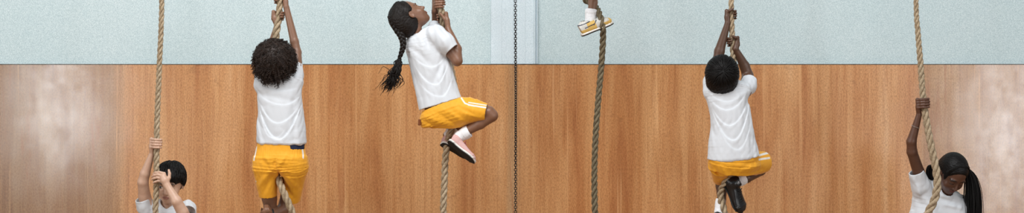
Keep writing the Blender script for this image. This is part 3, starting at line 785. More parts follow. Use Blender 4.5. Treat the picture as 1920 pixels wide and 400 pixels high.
# ---------------------------------------------------------------- 5: short black hair, seen from behind
SK_DARK = (.098, .047, .027); SK_BROWN = (.23, .117, .07); SK_PALE = (.60, .38, .27); SK_MID = (.22, .105, .06)
def climber_short_hair():
    root = person(P(1370, 340, 30), 'child with short black hair and black shoes, seen from behind, climbing a rope')
    hd = Head(P(1353, 141, 34), (.06, .74, .62), (.0, -.6, .75), 72)
    B = Blob(RB); hd.add(B)
    B.cone(hd.p(0, -.2, -.12), P(1362, 182, 32), .16*hd.H, 15*S, .02)
    # torso inside the shirt
    B.loft([(P(1338, 305, 32), P(1412, 305, 32), 24*S), (P(1340, 250, 33), P(1402, 250, 33), 22*S), (P(1334, 200, 32), P(1400, 200, 32), 23*S), (P(1336, 176, 32), P(1396, 172, 32), 17*S)], k=.02)
    # arms
    limb(B, [P(1338, 176, 30), P(1345, 118, -3), P(1349, 96, -2), P(1364, 44, 3)], [13, 10, 9.6, 5.4])
    limb(B, [P(1396, 172, 28), P(1402, 142, -14), P(1396, 124, -12), P(1379, 92, 3)], [13, 10.5, 9.6, 5.6])
    u = unit(P(1371, 0)-P(1373, 60))
    grip(B, P(1371.8, 27, 0), u, 5.5, math.pi, -4.1, P(1364.5, 41, 3))
    grip(B, P(1373.2, 78, 0), u, 5.7, .15, 4.0, P(1379.5, 91, 4), rf=2.3)
    # legs
    limb(B, [P(1352, 300, 26), P(1351, 322, -14), P(1352, 334, -28), P(1353, 350, -18), P(1353, 376, -2), P(1349, 398, 4)], [14, 12, 11.5, 11, 8, 7])
    limb(B, [P(1396, 302, 24), P(1424, 306, -22), P(1432, 306, -38), P(1424, 318, -22), P(1400, 334, 4), P(1386, 342, 12)], [15, 14, 13, 12.5, 9.5, 7])
    B.build('body', M['skin'], root, col=skin_color(SK_DARK, hd))
    # hair: rounded cap with short combed locks
    B = Blob(.0026)
    B.ell(hd.p(0, .14, -.10), np.array([.42, .45, .48])*hd.H, hd.R, .01)
    B.ell(hd.p(0, -.12, -.26), np.array([.33, .22, .24])*hd.H, hd.R, .06)
    B.cut(hd.p(0, .22, .24), unit(hd.f*.9-hd.u*.45), k=.01)
    B.wrinkle(.0012, .014, hd.u*.2-hd.f, 5)
    hr = B.build('hair', M['hair_black'], root)
    g = np.random.default_rng(3); paths = []
    for i in range(1700):
        v = unit(g.normal(size=3))
        if v[2] > .45 or v[1] < -.75: continue
        paths.append(lock(hd, (.425, .455, .485), (0, .14, -.10), v, (0, .50, -.45), g.uniform(.16, .30), g, .14, .03))
    for i in range(160):
        x = g.uniform(-.30, .30); paths.append(catmull([hd.p(x, -.18, -.50+abs(x)*.4), hd.p(x*1.02, -.28, -.50+abs(x)*.45), hd.p(x*1.05, -.36+g.uniform(-.03, .03), -.48+abs(x)*.5)], 3))
    strands('hair_locks', M['hair_black'], hr, paths, 1.15)
    # shirt
    secs = [(P(1326, 304, 32), P(1425, 302, 32), 30*S), (P(1328, 270, 33), P(1418, 268, 33), 29*S), (P(1333, 235, 33), P(1409, 232, 33), 28*S), (P(1329, 200, 32), P(1404, 200, 32), 28*S), (P(1324, 176, 32), P(1402, 176, 32), 25*S), (P(1328, 158, 31), P(1400, 156, 31), 19*S), (P(1342, 150, 30), P(1388, 148, 30), 13*S)]
    slv = [[(P(1334, 172, 30), 16), (P(1334, 154, 16), 15), (P(1338, 138, 4), 14)], [(P(1392, 172, 30), 16), (P(1402, 163, 14), 15.5), (P(1405, 151, 0), 14.5)]]
    shirt(root, secs, slv, (hd.p(0, -.25, -.12), hd.p(0, .1, -.1), 18),
          folds=[((1345, 190), (1342, 235), 5, 1.0), ((1402, 190), (1404, 250), 5, .9), ((1395, 172), (1368, 190), 5, .9), ((1410, 170), (1388, 205), 4, -.9), ((1366, 255), (1358, 300), 6, .8), ((1400, 255), (1406, 300), 5, -.7)],
          swags=[(1332, 200, 1406, 190, 68, .06, 2.4), (1333, 200, 1404, 182, 44, .0, 1.9), (1331, 188, 1400, 172, 26, .0, 1.5), (1345, 236, 1408, 226, 50, .08, 1.4), (1330, 176, 1384, 182, 12, 0, 1.3)], seed=11, curve=8)
    # shorts
    tr = [(P(1331, 288, 32), P(1420, 288, 32), 26*S), (P(1329, 305, 32), P(1421, 302, 30), 28*S), (P(1331, 322, 26), P(1414, 318, 24), 26*S)]
    lg1 = [(P(1331, 310, 26), P(1372, 312, 24), 24*S), (P(1334, 326, 4), P(1370, 324, 4), 20*S), (P(1336, 335, -18), P(1368, 332, -18), 17*S)]
    lg2 = [(P(1388, 328, 28), P(1396, 284, 26), 22*S), (P(1410, 329, 10), P(1416, 284, 8), 20*S), (P(1430, 324, -14), P(1434, 284, -14), 19*S)]
    shorts(root, tr, [lg1, lg2], folds=[((1345, 310), (1360, 335), 4, 1.4), ((1335, 312), (1348, 338), 3, -1.3), ((1385, 318), (1425, 308), 4, 1.4), ((1390, 308), (1428, 296), 4, -1.2), ((1395, 325), (1430, 316), 3, -1.2)],
           stripes=[stripe_line(P(1420, 291), P(1442, 287), 1.8), stripe_line(P(1419, 298.5), P(1442, 296.5), 1.8)], seed=21, kl=.03)
    # socks and shoes
    sock(root, P(1396, 334, 8), P(1376, 345, 14), 10.5, 10)
    sock(root, P(1352, 374, 0), P(1348, 398, 4), 9, 9)
    shoe(root, P(1360, 340, 14), P(1389, 398, 18), (.62, -.70, .35), [M['leather_black'], M['rubber_black']], width=15.5, height=21, ankle=P(1392, 335, 20), laces=M['lace_black'], sole_t=3)
    shoe(root, P(1350, 408, 12), P(1322, 440, 20), (.5, -.3, .8), [M['leather_black'], M['rubber_black']], width=12, height=15, ankle=P(1349, 396, 4), laces=M['lace_black'], sole_t=3)

# ---------------------------------------------------------------- 2: curly hair, seen from behind
def climber_curly_hair():
    root = person(P(520, 390, 30), 'child with a big mop of curly brown hair, seen from behind, climbing a rope')
    hd = Head(P(517, 122, 32), (.05, .62, .76), (0, -.75, .6), 72)
    B = Blob(RB); hd.add(B)
    B.cone(hd.p(0, -.2, -.12), P(522, 160, 32), .16*hd.H, 15*S, .02)
    B.loft([(P(490, 285, 30), P(566, 285, 30), 25*S), (P(492, 235, 31), P(562, 235, 31), 23*S), (P(490, 190, 31), P(560, 188, 31), 23*S), (P(494, 155, 31), P(556, 150, 31), 17*S)], k=.02)
    limb(B, [P(494, 160, 28), P(500, 112, -18), P(506, 96, -18), P(519.5, 46, -2)], [13, 9.5, 8, 4.6])
    limb(B, [P(556, 150, 26), P(556, 98, 10), P(552, 78, 8), P(537, 14, 3)], [13, 9, 8, 5.6])
    u = unit(P(524, 0)-P(521, 50))
    grip(B, P(522.5, 29, 0), u, 6.3, 2.7, -3.6, P(519.0, 45, -1), rf=2.3, sp=4.3, thumb=None)
    grip(B, P(524.5, -2, 0), u, 6.2, .2, 4.0, P(536, 12, 4), rf=2.4)
    # legs, wound round the rope
    limb(B, [P(500, 300, 30), P(502, 345, 22), P(505, 372, 14), P(508, 400, 6), P(512, 430, 0)], [22, 17, 14, 11, 8])
    limb(B, [P(548, 300, 28), P(546, 340, 10), P(540, 368, -14), P(532, 392, -6), P(512, 402, 14), P(500, 404, 18)], [22, 18, 14, 12, 9, 8])
    B.build('body', M['skin'], root, col=skin_color(SK_BROWN, hd))
    # curls: every lock is a small corkscrew
    B = Blob(.004); c0 = hd.o
    hc = P(515, 114, 42)
    B.ell(hc, px(38, 38, 40), None, .01); hr = B.build('hair', M['hair_curly'], root)
    g = np.random.default_rng(5); T_ = Tubes()
    for i in range(2300):
        v = unit(g.normal(size=3))
        if v[1] > .55: continue
        ln = g.uniform(9, 15)*(1+.25*max(0, -v[2])) ; rr = g.uniform(1.0, 2.1); turns = ln/g.uniform(3.2, 5.0)
        st = hc+v*np.array(px(35.5, 36, 38))*g.uniform(.86, 1.03)
        # locks lie back over the head and hang a little
        dv = unit(v*1.0+vec(0, -.1, -.22)+g.normal(size=3)*.32); dn = vec(0, 0, -1)
        n = int(turns*7)+4; t = np.linspace(0, 1, n)
        base = st+dv*(t*ln*.72*S)[:, None]+dn*((t**2)*ln*.30*S)[:, None]
        a = unit(np.cross(dv, vec(.3, .5, .8))); b = np.cross(dv, a); ph = g.uniform(0, 6.28)
        w = 2*np.pi*turns*t+ph; rad = rr*S*(.5+.5*np.minimum(1, t*3))
        T_.add(base+rad[:, None]*(np.cos(w)[:, None]*a+np.sin(w)[:, None]*b), .62*S*(1-.5*t**2), 4, cap=False)
    T_.build('curls', M['hair_curly'], hr)
    secs = [(P(481, 274, 30), P(575, 272, 30), 31*S), (P(483, 245, 31), P(573, 243, 31), 30*S), (P(484, 215, 31), P(569, 213, 31), 29*S), (P(483, 185, 31), P(566, 183, 31), 28*S), (P(481, 160, 31), P(566, 155, 31), 25*S), (P(484, 145, 30), P(566, 135, 30), 20*S), (P(496, 136, 28), P(560, 124, 28), 15*S)]
    slv = [[(P(492, 160, 28), 16), (P(494, 142, 12), 15), (P(497, 128, 0), 14)], [(P(553, 155, 28), 15), (P(554, 138, 22), 14), (P(555, 120, 16), 12.5)]]
    shirt(root, secs, slv, (P(519, 160, 20), P(519, 110, 30), 17),
          folds=[((485, 175), (560, 190), 5, -.7), ((486, 225), (498, 270), 4, 1.0), ((562, 225), (567, 270), 5, .9), ((556, 190), (558, 262), 4, -.8)],
          swags=[(485, 198, 567, 192, 66, .0, 3.6), (487, 190, 564, 196, 38, -.05, 1.7), (484, 176, 566, 178, 20, .1, 1.3), (490, 160, 560, 166, 8, 0, 1.2), (489, 212, 540, 240, 34, -.1, 1.4)], seed=31)
    # navy waistband of the underwear
    B = Blob(RC); B.loft([(P(489, 282, 30), P(572, 281, 30), 27.6*S), (P(489, 268, 30), P(571, 264, 30), 27.6*S)], kend=0); B.build('underwear', M['navy'], root)
    tr = [(P(484, 261, 30), P(571, 275.5, 30), 28*S), (P(480, 284, 30), P(573, 283, 30), 29*S), (P(476, 300, 30), P(576, 298, 30), 33*S), (P(476, 316, 28), P(576, 316, 28), 28.5*S), (P(484, 326, 26), P(569, 326, 26), 20*S)]
    lg1 = [(P(477, 298, 28), P(524, 298, 28), 30*S), (P(476, 316, 28), P(523, 316, 28), 29*S), (P(480, 340, 24), P(521, 338, 24), 25*S), (P(486, 372, 18), P(519, 364, 18), 20*S)]
    lg2 = [(P(527, 298, 28), P(575, 298, 28), 30*S), (P(528, 316, 28), P(576, 316, 28), 29*S), (P(532, 342, 16), P(571, 342, 16), 23*S), (P(535, 372, 2), P(563, 378, 2), 19*S)]
    rz = P(0, 283)[2]
    shorts(root, tr, [lg1, lg2], folds=[((525, 300), (525, 322), 3.5, -1.6), ((520, 308), (500, 300), 5, -1.2), ((521, 314), (490, 350), 5, 1.7), ((519, 322), (500, 362), 4, -1.5), ((527, 312), (560, 350), 5, 1.6), ((530, 325), (548, 365), 4, -1.4), ((505, 292), (521, 315), 4, 1.3), ((545, 290), (528, 314), 4, 1.3), ((482, 300), (488, 345), 4, 1.0), ((560, 300), (566, 350), 4, -1.2), ((523, 292), (523, 312), 3, -1.2)],
           stripes=[stripe_line(P(482, 276, 30), P(479, 300, 30), 1.3), stripe_line(P(479, 300, 30), P(482, 340, 25), 1.3), stripe_line(P(482, 340, 25), P(488.5, 374, 18), 1.3), stripe_line(P(568, 276, 30), P(571, 296, 30), 1.1)], seed=41, pleats=(rz, 4.2, 9), kl=.022, split=[(P(524.5, 322, 30), P(526.5, 322, 30), 60*S), (P(522, 345, 30), P(529, 345, 30), 60*S), (P(519, 385, 30), P(534, 385, 30), 60*S)])
    # crossed feet just below the orange shorts
    shoe(root, P(512, 398, 32), P(478, 428, 24), (-.35, -.55, .75), [M['shoe_brown'], M['rubber_black']], width=11, height=17, ankle=P(498, 384, 26), laces=None)
    shoe(root, P(512, 440, 6), P(536, 480, 12), (.5, -.5, .4), [M['shoe_brown'], M['rubber_black']], width=11, height=15, ankle=P(512, 430, 0), laces=None)

# ---------------------------------------------------------------- 3: long braid, in profile
def climber_braid():
    root = person(P(835, 270, 20), 'climber with a long dark braid, face turned up in profile, in pink and white sneakers')
    up = vec(-.80, 0, .60); fw = unit(vec(.57, .30, .77))
    hd = Head(P(769, 31, 22), fw, up, 69)
    B = Blob(RB); hd.add(B)
    B.cone(hd.p(0, -.22, -.10), P(783, 78, 20), .15*hd.H, 15*S, .02)
    B.loft([(P(800, 222, 18), P(862, 200, 18), 22*S), (P(786, 165, 18), P(846, 150, 18), 20*S), (P(776, 120, 18), P(836, 104, 18), 22*S), (P(776, 84, 20), P(826, 66, 20), 18*S)], k=.02)
    # near arm: down to the elbow and back up to the rope
    limb(B, [P(824, 70, 33), P(857, 114, 38)], [11, 10])
    limb(B, [P(857, 114, 38), P(856, 92, 30), P(840, 54, 14)], [10, 9.5, 5.8])
    # far arm, straight up beside the rope
    limb(B, [P(812, 70, -6), P(818, 45, -28), P(817, 22, -20), P(816, -8, -8)], [11, 8.5, 7.5, 5.8])
    u = unit(P(824, -20)-P(830, 40))
    grip(B, P(825, 8, 0), u, 6.3, 2.9, 3.9, P(816.5, -8, -6), up=-1, rf=2.4) if False else grip(B, P(825, 6, 0), u, 6.3, 2.75, 3.4, P(815, 20, -6), rf=2.4, thumb=None)
    grip(B, P(829.5, 33, 0), u, 6.8, -.55, 3.9, P(840, 50, 12), rf=2.4, thumb=[P(834, 36, 12), P(829, 29, 11), P(825, 25, 9)])
    # thigh out to the right, shin folded back
    limb(B, [P(835, 218, 20), P(880, 209, 30), P(916, 212, 33), P(922, 217, 33), P(900, 232, 32), P(876, 246, 30), P(862, 254, 28)], [20, 15.5, 12.5, 11.5, 10.5, 8, 7.5])
    limb(B, [P(835, 218, -2), P(872, 212, -30), P(900, 222, -36), P(876, 240, -20), P(848, 246, -8), P(838, 254, -4)], [22, 17, 13.5, 10.5, 8, 7.5])
    B.build('body', M['skin'], root, col=skin_color(SK_MID, hd, lip=(.22, .07, .055)))
    # hair combed back into the braid
    B = Blob(.0026)
    B.ell(hd.p(0, .12, -.11), np.array([.385, .43, .45])*hd.H, hd.R, .01)
    B.ell(hd.p(0, -.14, -.33), np.array([.27, .24, .24])*hd.H, hd.R, .05)
    B.cut(hd.p(0, .28, .20), unit(hd.f*1.0-hd.u*.30), k=.01)
    B.cone(hd.p(-.45, -.10, .16), hd.p(.45, -.10, .16), .17*hd.H, .17*hd.H, .01, 's')
    for q in (-1, 1): B.ell(hd.p(q*.38, -.05, -.02), np.array([.12, .13, .10])*hd.H, hd.R, .01, 's')
    B.wrinkle(.0010, .011, hd.u*.35+hd.f, 6)
    hr = B.build('hair', M['hair_dark'], root)
    nape = hd.loc(P(753, 60, 24)[None])[0]
    g = np.random.default_rng(8); paths = []
    for i in range(900):
        th = g.uniform(-2.0, 2.0); yy = .30+.27*math.cos(th); x0 = .36*math.sin(th)
        p0 = vec(x0, .16+.36*math.cos(th), .16-.10*abs(math.sin(th)))
        ps = []
        for t in np.linspace(0, 1, 7):
            q = p0*(1-t)+nape*t; o = vec(0, .12, -.11); v = q-o; sc = 1/math.sqrt((v[0]/.395)**2+(v[1]/.44)**2+(v[2]/.46)**2)
            q2 = o+v*(sc*(1-t**3)+t**3*1.0)
            ps.append(hd.p(*(q2+g.normal(size=3)*.004)))
        if min(np.linalg.norm(hd.loc(q[None])[0]-vec(.345*np.sign(x0), -.03, -.02)) for q in ps) < .13: continue
        paths.append(catmull(ps, 2))
    strands('combed_strands', M['hair_dark'], hr, paths, .75)
    # braid of three strands, from high on the back of the head down past the shoulder
    ctrl = np.array([np.append(P(734, 30, 34), 7.5), np.append(P(743, 52, 38), 7), np.append(P(753, 68, 42), 6.6), np.append(P(756, 84, 44), 5.6), np.append(P(753, 98, 44), 4.6), np.append(P(748.5, 110, 42), 3.4)])
    cc = resample(catmull(ctrl, 10), 1.0*S); T, U, W = frames(cc[:, :3]); T_ = Tubes()
    U = np.cross(W_ := np.tile(vec(0, -1, 0), (len(cc), 1)), T); U /= np.linalg.norm(U, axis=1)[:, None]; Wv = np.cross(T, U)
    s = np.arange(len(cc))*1.0; R = cc[:, 3]*S
    for k in range(3):
        ph = 2*np.pi*s/22+k*2*np.pi/3
        T_.add(cc[:, :3]+(R*.55)[:, None]*(np.sin(ph)[:, None]*U+.62*np.sin(2*ph)[:, None]*Wv), R*.56, 8)
    br = T_.build('braid', M['hair_dark'], hr)
    g = np.random.default_rng(9); paths = []
    for i in range(150):
        e = vec(732+g.normal()*7, 158+g.normal()*8, 0)
        p = [P(748+g.normal()*1.2, 110, 42+g.normal()), P(747+g.normal()*2.5, 118, 42+g.normal()*2), P(741+g.normal()*4, 134+g.normal()*2, 42+g.normal()*4), P(e[0]+5+g.normal()*3, e[1]-10, 41+g.normal()*5), P(e[0]-g.uniform(0, 7), e[1]+g.uniform(0, 8), 40+g.normal()*5)]
        c = catmull(p, 6); c[:, 0] += .9*S*np.sin(np.arange(len(c))*.55+g.uniform(0, 6))*np.linspace(0, 1.6, len(c)); paths.append(c)
    strands('loose_tail', M['hair_dark'], br, paths, .85)
    T_ = Tubes()
    for k in range(3): T_.add([P(748.8+3.6*math.cos(a), 111+k*1.1+.8*math.sin(a), 42+3.6*math.sin(a)) for a in np.linspace(0, 6.3, 17)], .8*S, 5, cap=False)
    T_.build('hair_tie', M['elastic'], br)
    secs = [(P(787, 211, 20), P(866, 184, 20), 30*S), (P(782, 188, 20), P(858, 164, 20), 28*S), (P(775, 158, 20), P(850, 136, 20), 27*S), (P(768, 128, 20), P(842, 106, 20), 27*S), (P(762, 100, 21), P(838, 78, 21), 26*S), (P(764, 80, 21), P(830, 56, 21), 22*S), (P(772, 66, 21), P(812, 46, 21), 14*S)]
    slv = [[(P(817, 66, 34), 20), (P(834, 80, 40), 18), (P(847, 94, 42), 15)], [(P(808, 70, 0), 16), (P(814, 60, -14), 14), (P(817, 46, -24), 13)]]
    shirt(root, secs, slv, (P(782, 84, 20), P(785, 40, 22), 14),
          folds=[((800, 60), (806, 90), 4, -1.3), ((812, 50), (822, 98), 4, -1.4), ((820, 52), (838, 88), 4, 1.2), ((790, 70), (800, 110), 5, 1.0), ((838, 104), (812, 160), 5, -1.3), ((834, 120), (822, 190), 5, 1.2), ((768, 104), (792, 180), 6, -1.4), ((775, 90), (812, 122), 5, -1.0), ((840, 108), (848, 150), 4, 1.1)],
          swags=[(776, 120, 842, 112, 44, .15, 1.8), (772, 104, 836, 104, 22, .1, 1.3), (782, 150, 850, 140, 38, .2, 1.4)], wr=(.0010, .045, (.3, 0, -1)), seed=51)
    tr = [(P(790, 208, 20), P(862, 184, 20), 29*S), (P(786, 222, 20), P(876, 196, 20), 32*S), (P(790, 236, 18), P(882, 212, 18), 30*S), (P(806, 243, 16), P(868, 234, 16), 22*S)]
    lg1 = [(P(850, 240, 22), P(846, 184, 22), 27*S), (P(885, 231, 31), P(882, 184, 31), 23*S), (P(908, 227, 34), P(916, 195, 34), 18*S)]
    lg2 = [(P(850, 240, 0), P(846, 190, 0), 25*S), (P(878, 234, -20), P(872, 194, -22), 21*S), (P(894, 240, -28), P(892, 204, -30), 18*S)]
    shorts(root, tr, [lg1, lg2], folds=[((866, 192), (900, 204), 4, -1.6), ((862, 186), (885, 184), 3, 1.4), ((800, 218), (850, 238), 5, 1.3), ((820, 210), (860, 236), 4, -1.3), ((835, 205), (870, 228), 4, 1.2), ((795, 226), (830, 242), 4, -1.3), ((870, 212), (905, 222), 4, 1.3), ((862, 200), (895, 218), 4, -1.0)],
           stripes=[stripe_line(P(880, 197), P(921, 203.5), 1.4), stripe_line(P(880, 192.5), P(921, 199), .9), stripe_line(P(866, 184), P(873, 194), 1.2), stripe_line(P(873, 194), P(882, 197), 1.2)], seed=61)
    B = Blob(RC); B.loft([(P(784, 224, 34), P(789, 224, 34), 1.4*S), (P(783.5, 235, 34), P(789.5, 236, 34), 1.4*S)], kend=0, n=2); B.build('brown_tab', M['tab_brown'], root)
    sock(root, P(880, 246, 30), P(862, 256, 28), 11, 10.5)
    sock(root, P(852, 240, -6), P(840, 254, -4), 9.5, 9)
    sh = shoe(root, P(842, 266, 34), P(888, 304, 36), (.58, .36, .70), [M['shoe_pink'], M['rubber_black']], width=12, height=17, ankle=P(866, 250, 30), midsole=M['rubber_white'], laces=M['lace_pink'], sole_t=4)
    shoe(root, P(829, 270, 8), P(884, 298, -14), (.5, .55, .65), [M['shoe_pink'], M['rubber_black']], width=11.5, height=17, ankle=P(842, 246, -4), midsole=M['rubber_white'], laces=M['lace_white'], sole_t=4)

# ---------------------------------------------------------------- 4: only a foot in the frame
def climber_high():
    root = person(P(1108, 60, 10), 'climber almost out of frame, only one shin, white sock and yellow and white sneaker showing')
    hd = Head(P(1112, -430, 30), (.1, .8, .5), (0, -.5, .8), 72)
    B = Blob(RB); hd.add(B)
    B.cone(hd.p(0, -.2, -.12), P(1110, -380, 30), .16*hd.H, 15*S, .02)
    B.loft([(P(1075, -240, 30), P(1148, -240, 30), 24*S), (P(1080, -300, 30), P(1142, -300, 30), 22*S), (P(1076, -370, 30), P(1146, -370, 30), 20*S)], k=.02)
    limb(B, [P(1080, -368, 26), P(1074, -430, -10), P(1076, -470, -4), P(1074, -500, 6)], [13, 10, 8.5, 5.5])
    limb(B, [P(1142, -368, 26), P(1136, -420, -10), P(1110, -450, -2), P(1086, -460, 6)], [13, 10, 8.5, 5.5])
    for (x, y, th, sw, w) in ((1074.5, -515, math.pi, -4.1, P(1068, -500, 5)), (1075, -465, .2, 4.0, P(1088, -458, 5))):
        grip(B, P(x, y, 4), vec(0, 0, 1), 5, th, sw, w)
    limb(B, [P(1092, -225, 28), P(1100, -150, -20), P(1098, -130, -22), P(1107, -60, -6), P(1112, 5, 6), P(1107, 38, 10)], [22, 15, 12.5, 12.5, 8.5, 7])
    limb(B, [P(1132, -225, 28), P(1140, -150, -16), P(1136, -132, -18), P(1132, -70, 4), P(1122, -32, 20), P(1118, -20, 24)], [22, 15, 12.5, 12, 8.5, 7])
    B.build('body', M['skin'], root, col=skin_color(SK_BROWN, hd))
    B = Blob(.003); B.ell(hd.p(0, .14, -.10), np.array([.40, .43, .47])*hd.H, hd.R, .01); B.cut(hd.p(0, .22, .24), unit(hd.f*.9-hd.u*.45), k=.01); B.wrinkle(.0012, .014, hd.u, 5); B.build('hair', M['hair_dark'], root)
    secs = [(P(1066, -222, 30), P(1156, -222, 30), 29*S), (P(1072, -270, 30), P(1150, -270, 30), 27*S), (P(1070, -330, 30), P(1150, -330, 30), 27*S), (P(1070, -370, 30), P(1152, -370, 30), 23*S), (P(1084, -390, 30), P(1136, -390, 30), 14*S)]
    shirt(root, secs, [[(P(1082, -362, 28), 16), (P(1078, -395, 6), 14)], [(P(1140, -362, 28), 16), (P(1138, -395, 6), 14)]], (P(1110, -370, 30), P(1110, -410, 30), 16), seed=71)
    tr = [(P(1070, -232, 30), P(1152, -232, 30), 27*S), (P(1068, -205, 28), P(1154, -205, 28), 30*S)]
    lg1 = [(P(1068, -210, 28), P(1112, -210, 28), 25*S), (P(1074, -170, 0), P(1120, -170, 0), 20*S)]
    lg2 = [(P(1112, -210, 28), P(1154, -210, 28), 25*S), (P(1118, -170, 0), P(1162, -170, 0), 20*S)]
    shorts(root, tr, [lg1, lg2], seed=72)
    sock(root, P(1110, 18.5, 8), P(1106, 46, 12), 11.8, 9.5, n=1)
    sock(root, P(1126, -44, 14), P(1116, -18, 24), 11, 9.5, n=1)
    def colfn(q, f, r, u, heel, Ln):
        def fn(V):
            a = ((V-heel)@f)/Ln; c = ((V-heel)@u)/S; b = np.abs((V-heel)@r)/S
            col = np.tile(np.array((.62, .60, .55)), (len(V), 1)); ye = np.array((.66, .42, .11)); nv = np.array((.015, .02, .05))
            y = ((c < 9.5) & (a < .22)) | ((c < 19) & (a >= .22) & (a < .50)) | ((a > .62) & (c < 9)) | (a > .93)
            col[y] = ye
            n1 = (np.abs(c-11-a*4) < .9) & (a > .12) & (a < .46); n2 = (np.abs((c-15)-(a-.5)*55) < 1.0) & (a > .42) & (a < .56); n3 = (np.abs(c-19.6) < .8) & (a < .36)
            col[n1 | n2 | n3] = nv
            return col
        return fn
    shoe(root, P(1092, 66, 20), P(1147, 44, 14), (.36, -.06, .9), [M['shoe_yellow'], M['elastic']], width=12.5, height=21, ankle=P(1108, 40, 12), midsole=M['rubber_white'], laces=None, sole_t=3.6, colfn=colfn, tread=False, toebox=1.25)
    shoe(root, P(1110, -2, 40), P(1136, -52, 48), (-.8, .1, .5), [M['shoe_yellow'], M['elastic']], width=12, height=18, ankle=P(1116, -18, 24), midsole=M['rubber_white'], laces=None, sole_t=3.6, colfn=colfn, tread=False, toebox=1.25) if False else None
    shoe(root, P(1108, -6, 30), P(1122, -20, 78), (.1, .05, 1), [M['shoe_yellow'], M['elastic']], width=12, height=18, ankle=P(1118, -24, 30), midsole=M['rubber_white'], laces=None, sole_t=3.6, colfn=colfn, tread=False, toebox=1.25)

# ---------------------------------------------------------------- 1: boy on the floor, left
def standing_legs(B, root, cx, d, hipw=15, skin_k=1):
    """legs, shorts, socks and shoes of a child standing on the floor (below the frame)"""
    yf = 200+ZC/S            # floor row at the rope plane
    def F(x, z, dd): v = P(x, 0, dd); v[2] = z; return v
    for q in (-1, 1):
        x = cx+q*hipw
        B.chain([F(x*1.0, .66, d), F(x+q*2, .40, d-2), F(x+q*2, .30, d-1), F(x+q*3, .09, d+1)], px(22, 15, 15, 8), .01)
        B.cone(F(x+q*3, .07, d+1), F(x+q*5, .045, d+16), 7*S, 6*S, .01)
    def dress():
        tr = [(F(cx-36, .78, d), F(cx+36, .78, d), 26*S), (F(cx-39, .66, d), F(cx+39, .66, d), 29*S), (F(cx-39, .60, d), F(cx+39, .60, d), 27*S)]
        lgs = [[(F(cx+q*hipw*1.2-22, .62, d), F(cx+q*hipw*1.2+22, .62, d), 25*S), (F(cx+q*hipw*1.35-23, .42, d), F(cx+q*hipw*1.35+23, .42, d), 24*S)] for q in (-1, 1)]
        shorts(root, tr, lgs, seed=int(cx))
        for q in (-1, 1):
            x = cx+q*(hipw+3)
            sock(root, F(x, .19, d), F(x, .075, d+1), 10, 9)
            shoe(root, F(x, .012, d-12), F(x+q*5, .012, d+50), (0, 0, 1), [M['leather_black'], M['rubber_black']], width=12, height=16, ankle=F(x, .15, d), laces=M['lace_black'])
    return dress
